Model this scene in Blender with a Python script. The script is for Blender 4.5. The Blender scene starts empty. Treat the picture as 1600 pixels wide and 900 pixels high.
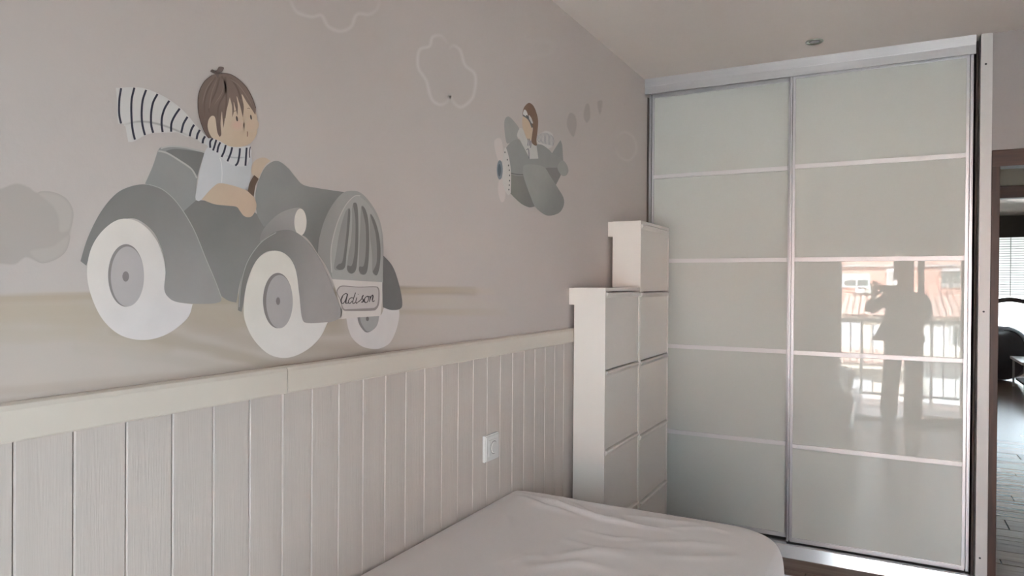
import bpy, bmesh, math, random
from mathutils import Vector, Matrix, noise
from mathutils.geometry import tessellate_polygon
random.seed(7)
C = bpy.context.scene.collection
sc = bpy.context.scene
# ------------------------------------------------------------------ camera
F, YAW, PITCH, ROLL = 1093.94, math.radians(-28.1114), math.radians(-0.3587), math.radians(0.40375)
H = 1.42
D, W, ZC = 3.956, -1.2385, 2.601          # wardrobe plane, mural wall plane, ceiling height
_cy, _sy, _cp, _sp = math.cos(YAW), math.sin(YAW), math.cos(PITCH), math.sin(PITCH)
FW = Vector((_sy*_cp, _cy*_cp, _sp)); _r = Vector((_cy, -_sy, 0)); _u = _r.cross(FW)
RT = math.cos(ROLL)*_r + math.sin(ROLL)*_u
UP = -math.sin(ROLL)*_r + math.cos(ROLL)*_u
cam = bpy.data.cameras.new('camera'); camo = bpy.data.objects.new('camera', cam); C.objects.link(camo)
cam.sensor_width = 36; cam.lens = F*36/1600; cam.clip_start = .01; cam.clip_end = 200
m = Matrix((RT, UP, -FW)).transposed().to_4x4(); m.translation = (0, 0, H); camo.matrix_world = m
sc.camera = camo
# ------------------------------------------------------------------ sky, sun, exposure
world = bpy.data.worlds.new('sky'); sc.world = world; world.use_nodes = True
bg = world.node_tree.nodes['Background']; bg.inputs[0].default_value = (.77, .905, 1.0, 1); bg.inputs[1].default_value = 3.6
sun = bpy.data.lights.new('sun', 'SUN'); sun.energy = 25.0; sun.angle = .02; sun.color = (.95, .98, 1)
suno = bpy.data.objects.new('sun', sun); C.objects.link(suno)
suno.rotation_euler = Vector((-.30, -.66, -.69)).to_track_quat('-Z', 'Y').to_euler()
def portal(loc, rot, sx, sy):
    l = bpy.data.lights.new('window_portal', 'AREA'); l.shape = 'RECTANGLE'; l.size = sx; l.size_y = sy; l.cycles.is_portal = True
    o = bpy.data.objects.new('window_portal', l); C.objects.link(o); o.location = loc; o.rotation_euler = rot
portal((.43, -.66, 1.08), (math.pi/2, 0, math.pi), 1.74, 2.15)      # shines +y
portal((2.0, 14.05, 1.2), (math.pi/2, 0, 0), 2.4, 2.4)            # shines -y
sc.view_settings.view_transform = 'Standard'; sc.view_settings.look = 'None'
sc.view_settings.gamma = 1; sc.view_settings.use_curve_mapping = False
sc.view_settings.exposure = 2.44
sc.cycles.max_bounces = 14; sc.cycles.diffuse_bounces = 8; sc.cycles.glossy_bounces = 6; sc.cycles.transparent_max_bounces = 24
sc.cycles.sample_clamp_indirect = 12
# ------------------------------------------------------------------ pixel <-> place
def ray(px, py): return FW + (px-800)/F*RT - (py-450)/F*UP
def onX(px, py, X=W): r = ray(px, py); t = X/r.x; return Vector((X, r.y*t, H+r.z*t))
def onY(px, py, Y): r = ray(px, py); t = Y/r.y; return Vector((r.x*t, Y, H+r.z*t))
def onZ(px, py, Z): r = ray(px, py); t = (Z-H)/r.z; return Vector((r.x*t, r.y*t, Z))
def seen(px, py, y): p = onY(px, py, 2*D-y); return Vector((p.x, y, p.z))     # a place seen in the wardrobe glass
# ------------------------------------------------------------------ materials
def lin(c): return tuple(((v/255)/12.92 if v/255 <= .04045 else (((v/255)+.055)/1.055)**2.4) for v in c)
MATS = {}
def mat(name, col, rough=.6, metal=0., var=.06, scale=8., bump=0., bscale=60., spec=.5, stretch=(1,1,1), sheen=0., coat=0.):
    if name in MATS: return MATS[name]
    m = bpy.data.materials.new(name); m.use_nodes = True; n = m.node_tree.nodes; l = m.node_tree.links
    b = n['Principled BSDF']; b.inputs['Roughness'].default_value = rough; b.inputs['Metallic'].default_value = metal
    b.inputs['Specular IOR Level'].default_value = spec
    b.inputs['Sheen Weight'].default_value = sheen; b.inputs['Coat Weight'].default_value = coat
    tc = n.new('ShaderNodeTexCoord'); mp = n.new('ShaderNodeMapping'); mp.inputs['Scale'].default_value = stretch
    l.new(tc.outputs['Object'], mp.inputs['Vector'])
    nz = n.new('ShaderNodeTexNoise'); nz.inputs['Scale'].default_value = scale; nz.inputs['Detail'].default_value = 4
    l.new(mp.outputs['Vector'], nz.inputs['Vector'])
    mr = n.new('ShaderNodeMapRange'); mr.inputs[1].default_value = .25; mr.inputs[2].default_value = .75
    mr.inputs[3].default_value = 1-var; mr.inputs[4].default_value = 1+var; l.new(nz.outputs['Fac'], mr.inputs[0])
    mx = n.new('ShaderNodeVectorMath'); mx.operation = 'SCALE'; mx.inputs[0].default_value = col; l.new(mr.outputs[0], mx.inputs['Scale'])
    l.new(mx.outputs[0], b.inputs['Base Color'])
    if bump:
        n2 = n.new('ShaderNodeTexNoise'); n2.inputs['Scale'].default_value = bscale; n2.inputs['Detail'].default_value = 3
        l.new(mp.outputs['Vector'], n2.inputs['Vector'])
        bp = n.new('ShaderNodeBump'); bp.inputs['Strength'].default_value = bump; bp.inputs['Distance'].default_value = .01
        l.new(n2.outputs['Fac'], bp.inputs['Height']); l.new(bp.outputs[0], b.inputs['Normal'])
    MATS[name] = m; return m
# mural paints: colours read off the photograph relative to the wall beside them
WALL_A = (.585, .522, .487)
REF = [(0, (154,146,141)), (200, (155,147,142)), (400, (162,153,148)), (600, (176,168,163)), (740, (163,154,149)), (900, (155,147,142)), (1000, (148,141,136))]
def wallref(px):
    px = max(0, min(1000, px))
    for (a, ca), (b, cb) in zip(REF, REF[1:]):
        if px <= b: t = (px-a)/(b-a); return tuple(ca[i]+(cb[i]-ca[i])*t for i in range(3))
def hexc(h): return tuple(int(h[i:i+2], 16) for i in (1, 3, 5))
def alb(h, px):
    c, r = lin(hexc(h)), lin(wallref(px)); return tuple(min(.88, c[i]/r[i]*WALL_A[i]) for i in range(3))
_pm = {}
def paint(c0, c1=None, p0=None, p1=None, mottle=.035):
    """matt wall paint, brushed from colour c0 at wall place p0 to c1 at p1"""
    key = (c0, c1, tuple(p0) if p0 else None, tuple(p1) if p1 else None)
    if key in _pm: return _pm[key]
    m = bpy.data.materials.new('wall_paint'); m.use_nodes = True; n = m.node_tree.nodes; l = m.node_tree.links
    b = n['Principled BSDF']; b.inputs['Roughness'].default_value = .75; b.inputs['Specular IOR Level'].default_value = .2
    g = n.new('ShaderNodeNewGeometry')
    nz = n.new('ShaderNodeTexNoise'); nz.inputs['Scale'].default_value = 18; nz.inputs['Detail'].default_value = 5; l.new(g.outputs['Position'], nz.inputs['Vector'])
    mr = n.new('ShaderNodeMapRange'); mr.inputs[1].default_value = .25; mr.inputs[2].default_value = .75
    mr.inputs[3].default_value = 1-mottle; mr.inputs[4].default_value = 1+mottle; l.new(nz.outputs['Fac'], mr.inputs[0])
    mx = n.new('ShaderNodeVectorMath'); mx.operation = 'SCALE'; mx.inputs[0].default_value = c0; l.new(mr.outputs[0], mx.inputs['Scale'])
    if c1:
        d = p1-p0; L2 = d.length_squared
        dp = n.new('ShaderNodeVectorMath'); dp.operation = 'DOT_PRODUCT'; dp.inputs[1].default_value = d/L2; l.new(g.outputs['Position'], dp.inputs[0])
        m2 = n.new('ShaderNodeMapRange'); o = p0.dot(d)/L2; m2.interpolation_type = 'SMOOTHSTEP'
        m2.inputs[1].default_value = o; m2.inputs[2].default_value = o+1; l.new(dp.outputs['Value'], m2.inputs[0])
        mc = n.new('ShaderNodeMix'); mc.data_type = 'RGBA'; mc.inputs[6].default_value = (*c0, 1); mc.inputs[7].default_value = (*c1, 1)
        l.new(m2.outputs[0], mc.inputs[0]); l.new(mc.outputs[2], mx.inputs[0])
    l.new(mx.outputs[0], b.inputs['Base Color']); _pm[key] = m; return m
def soft_mat():
    if 'soft_paint' in MATS: return MATS['soft_paint']
    m = bpy.data.materials.new('soft_paint'); m.use_nodes = True; n = m.node_tree.nodes; l = m.node_tree.links
    b = n['Principled BSDF']; b.inputs['Roughness'].default_value = .75; b.inputs['Specular IOR Level'].default_value = .2
    a = n.new('ShaderNodeVertexColor'); a.layer_name = 'paint'
    g = n.new('ShaderNodeNewGeometry'); nz = n.new('ShaderNodeTexNoise'); nz.inputs['Scale'].default_value = 1.6; nz.inputs['Detail'].default_value = 4; l.new(g.outputs['Position'], nz.inputs['Vector'])
    mr = n.new('ShaderNodeMapRange'); mr.inputs[1].default_value = .25; mr.inputs[2].default_value = .75; mr.inputs[3].default_value = .98; mr.inputs[4].default_value = 1.02; l.new(nz.outputs['Fac'], mr.inputs[0])
    vs = n.new('ShaderNodeVectorMath'); vs.operation = 'SCALE'; vs.inputs[0].default_value = WALL_A; l.new(mr.outputs[0], vs.inputs['Scale'])
    mc = n.new('ShaderNodeMix'); mc.data_type = 'RGBA'; l.new(a.outputs['Alpha'], mc.inputs[0]); l.new(vs.outputs[0], mc.inputs[6]); l.new(a.outputs['Color'], mc.inputs[7]); l.new(mc.outputs[2], b.inputs['Base Color'])
    b.inputs['Roughness'].default_value = .8
    MATS['soft_paint'] = m; return m
def glass_mat():
    if 'clear_glass' in MATS: return MATS['clear_glass']
    m = bpy.data.materials.new('clear_glass'); m.use_nodes = True; n = m.node_tree.nodes; l = m.node_tree.links
    n.remove(n['Principled BSDF']); t = n.new('ShaderNodeBsdfTransparent'); t.inputs[0].default_value = (.95, .95, .95, 1)
    g = n.new('ShaderNodeBsdfGlossy'); g.inputs['Roughness'].default_value = .01
    fr = n.new('ShaderNodeFresnel'); fr.inputs[0].default_value = 1.45; mx = n.new('ShaderNodeMixShader')
    l.new(fr.outputs[0], mx.inputs[0]); l.new(t.outputs[0], mx.inputs[1]); l.new(g.outputs[0], mx.inputs[2]); l.new(mx.outputs[0], n['Material Output'].inputs[0])
    MATS['clear_glass'] = m; return m
def translucent(name, col, f=.5):
    m = bpy.data.materials.new(name); m.use_nodes = True; n = m.node_tree.nodes; l = m.node_tree.links
    n.remove(n['Principled BSDF']); d = n.new('ShaderNodeBsdfDiffuse'); t = n.new('ShaderNodeBsdfTranslucent')
    d.inputs[0].default_value = t.inputs[0].default_value = (*col, 1); mx = n.new('ShaderNodeMixShader'); mx.inputs[0].default_value = f
    l.new(d.outputs[0], mx.inputs[1]); l.new(t.outputs[0], mx.inputs[2]); l.new(mx.outputs[0], n['Material Output'].inputs[0]); return m
def wood(name, c0, c1, rough=.35, axis=0, scale=14):
    m = bpy.data.materials.new(name); m.use_nodes = True; n = m.node_tree.nodes; l = m.node_tree.links
    b = n['Principled BSDF']; b.inputs['Roughness'].default_value = rough
    tc = n.new('ShaderNodeTexCoord'); oi = n.new('ShaderNodeObjectInfo'); ad = n.new('ShaderNodeVectorMath')
    mp = n.new('ShaderNodeMapping'); s = [scale]*3; s[axis] = scale*.09; mp.inputs['Scale'].default_value = s
    sc_ = n.new('ShaderNodeVectorMath'); sc_.operation = 'SCALE'; sc_.inputs[0].default_value = (13, 7, 3); l.new(oi.outputs['Random'], sc_.inputs['Scale'])
    l.new(tc.outputs['Object'], ad.inputs[0]); l.new(sc_.outputs[0], ad.inputs[1]); l.new(ad.outputs[0], mp.inputs['Vector'])
    nz = n.new('ShaderNodeTexNoise'); nz.inputs['Scale'].default_value = 3; nz.inputs['Detail'].default_value = 7; nz.inputs['Distortion'].default_value = .4
    l.new(mp.outputs[0], nz.inputs['Vector']); rp = n.new('ShaderNodeValToRGB')
    rp.color_ramp.elements[0].position = .3; rp.color_ramp.elements[1].position = .72
    rp.color_ramp.elements[0].color = (*c0, 1); rp.color_ramp.elements[1].color = (*c1, 1); l.new(nz.outputs['Fac'], rp.inputs[0])
    hs = n.new('ShaderNodeHueSaturation'); mr = n.new('ShaderNodeMapRange'); mr.inputs[3].default_value = .82; mr.inputs[4].default_value = 1.15
    l.new(oi.outputs['Random'], mr.inputs[0]); l.new(mr.outputs[0], hs.inputs['Value']); l.new(rp.outputs[0], hs.inputs['Color']); l.new(hs.outputs[0], b.inputs['Base Color'])
    bp = n.new('ShaderNodeBump'); bp.inputs['Strength'].default_value = .12; bp.inputs['Distance'].default_value = .004; l.new(nz.outputs['Fac'], bp.inputs['Height']); l.new(bp.outputs[0], b.inputs['Normal'])
    return m
M_wall = mat('wall_grey_paint', WALL_A, .8, var=.02, scale=1.6, bump=.05, bscale=90, spec=.2)
M_plaster = mat('pale_plaster', (.62, .585, .57), .8, var=.02, scale=2, bump=.04, bscale=80, spec=.2)
M_ceil = mat('ceiling_white', (.76, .69, .64), .85, var=.015, scale=2, spec=.2)
M_plank = mat('panelling_wood', (.585, .522, .478), .5, var=.045, scale=3, bump=.12, bscale=40, stretch=(9, 9, .35))
M_cap = mat('cream_cap', (.66, .595, .52), .5, var=.03, scale=4)
M_alu = mat('brushed_aluminium', (.56, .55, .565), .40, metal=.6, var=.03, scale=5, stretch=(.3, 8, 8))
M_aluv = mat('aluminium_profile', (.56, .55, .57), .38, metal=.6, var=.03, scale=5, stretch=(8, 8, .3))
M_rung = mat('satin_rail', (.66, .63, .63), .42, metal=.3, var=.03, scale=5, stretch=(.3, 8, 8))
M_dark = mat('dark_gap', (.035, .025, .022), .7)
M_pane = mat('lacquered_glass', (.545, .55, .515), .015, var=.012, scale=1.2, spec=.36)
M_cab = mat('cream_metal', (.76, .71, .66), .42, var=.015, scale=3)
M_post = mat('white_lacquer', (.61, .585, .575), .4, var=.02, scale=3)
M_white = mat('white_plastic', (.74, .73, .72), .35, var=.01)
M_brown = wood('brown_timber', (.035, .013, .008), (.075, .030, .018), .5, axis=2)
M_browx = wood('brown_timber_rail', (.035, .013, .008), (.075, .030, .018), .5, axis=0)
M_floor = wood('parquet', (.115, .062, .042), (.20, .12, .088), .27, axis=0, scale=10); M_floor.node_tree.nodes['Principled BSDF'].inputs['Specular IOR Level'].default_value = .36
M_sheet = mat('white_sheet', (.69, .635, .615), .34, var=.015, scale=6, sheen=.15)
M_frame = mat('white_bed_lacquer', (.74, .73, .72), .14, var=.01)
M_green = mat('grey_green_aluminium', (.20, .21, .19), .45, var=.03)
M_shut = mat('shutter_grey', (.42, .41, .38), .6, var=.03)
# ------------------------------------------------------------------ mesh helpers
def link(name, me, m=None, parent=None):
    o = bpy.data.objects.new(name, me); C.objects.link(o)
    if m: me.materials.append(m) if len(me.materials) == 0 else None
    if parent: o.parent = parent
    return o
def tag(o, label=None, cat=None, group=None, kind=None):
    if label: o['label'] = label
    if cat: o['category'] = cat
    if group: o['group'] = group
    if kind: o['kind'] = kind
    return o
def empty(name, label=None, cat=None, group=None, kind=None, loc=(0,0,0)):
    o = bpy.data.objects.new(name, None); C.objects.link(o); o.location = loc; o.empty_display_size = .1
    return tag(o, label, cat, group, kind)
def bm_box(bm, x0, x1, y0, y1, z0, z1):
    v = [bm.verts.new(p) for p in ((x0,y0,z0),(x1,y0,z0),(x1,y1,z0),(x0,y1,z0),(x0,y0,z1),(x1,y0,z1),(x1,y1,z1),(x0,y1,z1))]
    for f in ((3,2,1,0),(4,5,6,7),(0,1,5,4),(1,2,6,5),(2,3,7,6),(3,0,4,7)): bm.faces.new([v[i] for i in f])
    return v
def bm_mesh(bm, name, smooth=False):
    bmesh.ops.recalc_face_normals(bm, faces=bm.faces[:])
    me = bpy.data.meshes.new(name); bm.to_mesh(me); bm.free()
    if smooth: me.shade_smooth()
    return me
def boxes(name, bl, m, parent=None, bev=0., seg=2, kind=None):
    bm = bmesh.new()
    for b in bl: bm_box(bm, *b)
    if bev: bmesh.ops.bevel(bm, geom=bm.edges[:], offset=bev, segments=seg, affect='EDGES', profile=.7)
    o = link(name, bm_mesh(bm, name), m, parent)
    if kind: o['kind'] = kind
    return o
def box(name, x0, x1, y0, y1, z0, z1, m, parent=None, bev=0., kind=None, seg=2):
    return boxes(name, [(x0,x1,y0,y1,z0,z1)], m, parent, bev, seg, kind)
def tube(bm, pts, r, n=10, cap=True):
    pts = [Vector(p) for p in pts]; rings = []
    for i, p in enumerate(pts):
        t = (pts[min(i+1, len(pts)-1)]-pts[max(i-1, 0)]).normalized()
        a = t.orthogonal().normalized() if i == 0 else (rings_a - t*rings_a.dot(t)).normalized()
        rings_a = a; b = t.cross(a); rr = r[i] if isinstance(r, (list, tuple)) else r
        rings.append([bm.verts.new(p + rr*(math.cos(2*math.pi*k/n)*a + math.sin(2*math.pi*k/n)*b)) for k in range(n)])
    for a, b in zip(rings, rings[1:]):
        for k in range(n): bm.faces.new((a[k], a[(k+1)%n], b[(k+1)%n], b[k]))
    if cap: bm.faces.new(rings[0][::-1]); bm.faces.new(rings[-1])
def extrude_profile(name, prof, axis, a0, a1, m, parent=None):
    """closed 2-d outline swept along one axis; prof in the two other axes in x,y,z order"""
    bm = bmesh.new(); R = []
    for a in (a0, a1):
        ring = []
        for p, q in prof:
            co = [p, q]; co.insert(axis, a); ring.append(bm.verts.new(co))
        R.append(ring)
    n = len(prof)
    for k in range(n): bm.faces.new((R[0][k], R[0][(k+1)%n], R[1][(k+1)%n], R[1][k]))
    bm.faces.new(R[0]); bm.faces.new(R[1][::-1])
    return link(name, bm_mesh(bm, name), m, parent)
# ================================================================== the room shell
YB, YI = -.65, -.42                      # window wall: outer and inner face
XR = 1.47
OX0, OX1 = -.445, 1.30                    # balcony opening
box('wall_left', W-.12, W, YB, D+.75, 0, ZC, M_wall, kind='structure')
boxes('wall_back', [(W-.12, OX0, YB, YI, 0, ZC), (OX1, XR+.12, YB, YI, 0, ZC), (OX0, OX1, YB, YI, 2.16, ZC)], M_plaster, kind='structure')
box('wall_right', XR, XR+.12, YI, D, 0, ZC, M_plaster, kind='structure')
box('ceiling', W-.12, 4.2, YB-.0, 14.2, ZC, ZC+.25, M_ceil, kind='structure')
DX0, DX1, DZ = .452, 1.27, 1.985         # doorway of the room
boxes('wall_front', [(.427, DX0-.005, D-.03, D+.09, 0, ZC), (DX1, XR+.12, D-.03, D+.09, 0, ZC), (DX0-.005, DX1, D-.03, D+.09, DZ+.03, ZC)], mat('entry_grey_paint', (.36, .33, .32), .8, var=.02, scale=2, spec=.2), kind='structure')
box('wall_niche', W-.12, .427, D+.66, D+.75, 0, ZC, M_plaster, kind='structure')
# hall and the living room beyond it
boxes('wall_hall', [(.379, .427, D+.09, 5.28, 0, ZC), (2.3, 2.4, D+.09, 5.28, 0, ZC), (XR+.12, 2.4, D-.03, D+.09, 0, ZC)], mat('hall_plaster', (.40, .35, .27), .8, var=.03), kind='structure')
boxes('wall_living', [(.0, .56, 5.28, 5.38, 0, ZC), (1.6, 4.2, 5.28, 5.38, 0, ZC), (.56, 1.6, 5.28, 5.38, 2.0, ZC),
      (-.1, 0, 5.28, 13.9, 0, ZC), (4.1, 4.2, 5.38, 13.9, 0, ZC), (0, .9, 13.9, 14.1, 0, ZC), (3.4, 4.1, 13.9, 14.1, 0, ZC), (.9, 3.4, 13.9, 14.1, 2.55, ZC), (.9, 3.4, 13.9, 14.1, 0, .12)],
      mat('living_plaster', (.42, .38, .31), .8, var=.03), kind='structure')
# floor: long wooden boards of three widths
floor = box('floor', W-.1, 4.2, YI-.2, 14.1, -.1, -.012, mat('floor_bed', (.05, .035, .03), .8), kind='structure')
def plank_mesh(w, L):
    bm = bmesh.new(); bm_box(bm, 0, L, 0, w, -.012, 0); bmesh.ops.bevel(bm, geom=bm.edges[:], offset=.0015, segments=1, affect='EDGES')
    me = bm_mesh(bm, 'floor_board'); me.materials.append(M_floor); return me
y = YI-.02; k = 0; widths = (.205, .072, .14); pm = {w: plank_mesh(w-.0045, .755) for w in widths}
while y < 7.1:
    w = widths[k % 3]; x = -1.30 + (-.76*((k*.37) % 1)); hi = XR if y < D+.05 else 2.3
    while x < hi:
        if x+.757 > (W if y < D-.1 else .30):
            o = link('floor_board', pm[w], None, floor); o.location = (x, y, 0); o.rotation_euler = (random.uniform(-.0035, .0035), random.uniform(-.0015, .0015), 0)
        x += .76
    y += w; k += 1
def brick_floor():
    m = bpy.data.materials.new('parquet_far'); m.use_nodes = True; n = m.node_tree.nodes; l = m.node_tree.links
    b = n['Principled BSDF']; b.inputs['Roughness'].default_value = .27; b.inputs['Specular IOR Level'].default_value = .36
    tc = n.new('ShaderNodeTexCoord'); br = n.new('ShaderNodeTexBrick'); l.new(tc.outputs['Object'], br.inputs['Vector'])
    br.inputs['Color1'].default_value = (.14, .08, .055, 1); br.inputs['Color2'].default_value = (.21, .13, .095, 1); br.inputs['Mortar'].default_value = (.03, .02, .016, 1)
    br.inputs['Scale'].default_value = 1; br.inputs['Brick Width'].default_value = .76; br.inputs['Row Height'].default_value = .14; br.inputs['Mortar Size'].default_value = .003
    l.new(br.outputs['Color'], b.inputs['Base Color']); return m
box('floor_boards_beyond', -.1, 4.1, y, 13.95, -.012, 0, brick_floor(), floor, kind='stuff')
# ------------------------------------------------------------------ panelling along the mural wall
wains = empty('wall_panelling', kind='structure', label='whitewashed tongue and groove panelling under the mural', loc=(W, .613, 0))
bm = bmesh.new()
pw, pitch = .0928, .0943
# one board, long edges chamfered into V grooves
prof = [(0, 0), (.0060, 0), (.0095, .0022), (.0095, pw-.0022), (.0060, pw), (0, pw)]
R = [[bm.verts.new((a, b, z)) for a, b in prof] for z in (0, 1.168)]
for q in range(6): bm.faces.new((R[0][q], R[0][(q+1)%6], R[1][(q+1)%6], R[1][q]))
bm.faces.new(R[0]); bm.faces.new(R[1][::-1])
pme = bm_mesh(bm, 'panel_board'); pme.materials.append(M_plank)
for k in range(-10, 35):
    o = link('panel_board', pme, None, wains); o.location = (.0002, k*pitch, 0)
# groove floor behind the boards
box('groove_back', 0, .002, -.613+YI, D-.613-.06, 0, 1.165, M_plank, wains)
for y0, y1 in ((YI-.613, 1.18-.613-.0008), (1.18-.613+.0008, D-.613-.06)):
    extrude_profile('cap_rail', [(0, 1.163), (.021, 1.163), (.0235, 1.166), (.0235, 1.214), (.020, 1.222), (.014, 1.225), (0, 1.225)], 1, y0, y1, M_cap, wains)
# ================================================================== mural
LAY = .00035
def cr(pts, closed=True, step=6):
    """Catmull-Rom through points; a third value 1 marks a sharp corner"""
    P = [Vector(p[:2]) for p in pts]; cn = [len(p) > 2 and p[2] for p in pts]; n = len(P); out = []
    rng = range(n if closed else n-1)
    for i in rng:
        a, b = P[i], P[(i+1) % n]
        pa = P[i-1] if (closed or i > 0) else a; pb = P[(i+2) % n] if (closed or i+2 < n) else b
        ta = Vector((0,0)) if cn[i] else (b-pa)/2; tb = Vector((0,0)) if cn[(i+1) % n] else (pb-a)/2
        if cn[i]: ta = (b-a)*.6
        if cn[(i+1) % n]: tb = (b-a)*.6
        for s in range(step):
            t = s/step; t2, t3 = t*t, t*t*t
            out.append((2*t3-3*t2+1)*a + (t3-2*t2+t)*ta + (-2*t3+3*t2)*b + (t3-t2)*tb)
    if not closed: out.append(P[-1])
    return out
class Crop:
    def __init__(s, ox, oy, sc): s.ox, s.oy, s.sc = ox, oy, sc
    def __call__(s, pts): return [((p[0]/s.sc+s.ox), (p[1]/s.sc+s.oy)) + tuple(p[2:]) for p in pts]
cB, cC, cD = Crop(100, 200, 2.5), Crop(340, 220, 2.5), Crop(740, 140, 4.286)
cE, cF, cG, cH, cI, cJ = Crop(290, 95, 6.667), Crop(170, 125, 8.57), Crop(290, 200, 6.43), Crop(390, 240, 4.09), Crop(500, 430, 6.92), Crop(765, 150, 9)
def wp(p, lay): v = onX(p[0], p[1]); v.x = W+LAY*lay; return v
def fill(name, pts, m, lay, parent, step=6, smooth=True):
    P = cr(pts, True, step) if smooth else [Vector(p[:2]) for p in pts]
    V = [wp(p, lay) for p in P]
    tris = tessellate_polygon([[Vector((v.y, v.z, 0)) for v in V]])
    me = bpy.data.meshes.new(name); me.from_pydata([v-parent_loc(parent) for v in V], [], [list(t) for t in tris]); me.update()
    bm = bmesh.new(); bm.from_mesh(me)
    for f in bm.faces:
        f.normal_update()
        if f.normal.x < 0: f.normal_flip()
    bm.to_mesh(me); bm.free()
    return link(name, me, m, parent)
def parent_loc(p):
    v = Vector((0,0,0))
    while p: v += p.location; p = p.parent
    return v
def ell(cx, cy, rx, ry, n=28, rot=0):
    c, s = math.cos(rot), math.sin(rot)
    return [(cx+rx*math.cos(t)*c-ry*math.sin(t)*s, cy+rx*math.cos(t)*s+ry*math.sin(t)*c) for t in (2*math.pi*k/n for k in range(n))]
def stroke(name, lines, width, m, lay, parent, taper=False, step=6):
    """flat brush strokes, widths in picture pixels"""
    verts, faces = [], []
    for ln in lines:
        P = cr(ln, False, step); n = len(P); b0 = len(verts)
        for i, p in enumerate(P):
            t = (P[min(i+1, n-1)]-P[max(i-1, 0)]); t = t.normalized() if t.length > 0 else Vector((1, 0))
            nn = Vector((-t.y, t.x)); w = width/2
            if taper: w *= .35+.65*math.sin(math.pi*(i+.6)/(n+.2))
            verts += [wp(p+nn*w, lay), wp(p-nn*w, lay)]
        for i in range(n-1): a = b0+2*i; faces.append((a, a+1, a+3, a+2))
    me = bpy.data.meshes.new(name); me.from_pydata([v-parent_loc(parent) for v in verts], [], faces); me.update()
    return link(name, me, m, parent)
def soft_mesh(name, pv, faces, cols, lay, parent, under=None):
    if under: cols = [tuple(under[k]*(1-c[3])+c[k]*c[3] for k in range(3))+(1.,) for c in cols]
    me = bpy.data.meshes.new(name); me.from_pydata([wp(p, lay)-parent_loc(parent) for p in pv], [], faces); me.update()
    ca = me.color_attributes.new('paint', 'FLOAT_COLOR', 'POINT')
    for i, c in enumerate(cols): ca.data[i].color = c
    return link(name, me, soft_mat(), parent)
def soft_fill(name, pts, col, a, feather, lay, parent, step=6, under=None):
    """feathered patch of paint"""
    P = cr(pts, True, step); n = len(P); cx = sum((p for p in P), Vector((0,0)))/n
    area = sum(P[i].x*P[(i+1)%n].y-P[(i+1)%n].x*P[i].y for i in range(n)); sg = 1 if area > 0 else -1
    def off(d):
        o = []
        for i in range(n):
            t = (P[(i+1)%n]-P[i-1]).normalized(); o.append(P[i]+Vector((t.y, -t.x))*d*sg)
        return o
    inn, out = off(-feather), off(feather*.6)
    tri = tessellate_polygon([[Vector((p.x, p.y, 0)) for p in inn]])
    faces = [list(t) for t in tri] + [(i, (i+1)%n, n+(i+1)%n, n+i) for i in range(n)]
    return soft_mesh(name, inn+out, faces, [(*col, a)]*n+[(*col, 0)]*n, lay, parent, under)
def soft_stroke(name, lines, width, col, a, lay, parent, step=6, under=None):
    verts, faces, cols = [], [], []
    for ln in lines:
        P = cr(ln, False, step); n = len(P); b0 = len(verts)
        for i, p in enumerate(P):
            t = (P[min(i+1, n-1)]-P[max(i-1, 0)]).normalized(); nn = Vector((-t.y, t.x))*width/2
            e = min(1, 4*min(i, n-1-i)/n+.15)
            verts += [p+nn, p, p-nn]; cols += [(*col, 0), (*col, a*e), (*col, 0)]
        for i in range(n-1):
            q = b0+3*i; faces += [(q, q+1, q+4, q+3), (q+1, q+2, q+5, q+4)]
    return soft_mesh(name, verts, faces, cols, lay, parent, under)
def P(h, px=300, h2=None, a=None, b=None):
    if h2: return paint(alb(h, px), alb(h2, px), wp(a, 0), wp(b, 0))
    return paint(alb(h, px))
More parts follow.
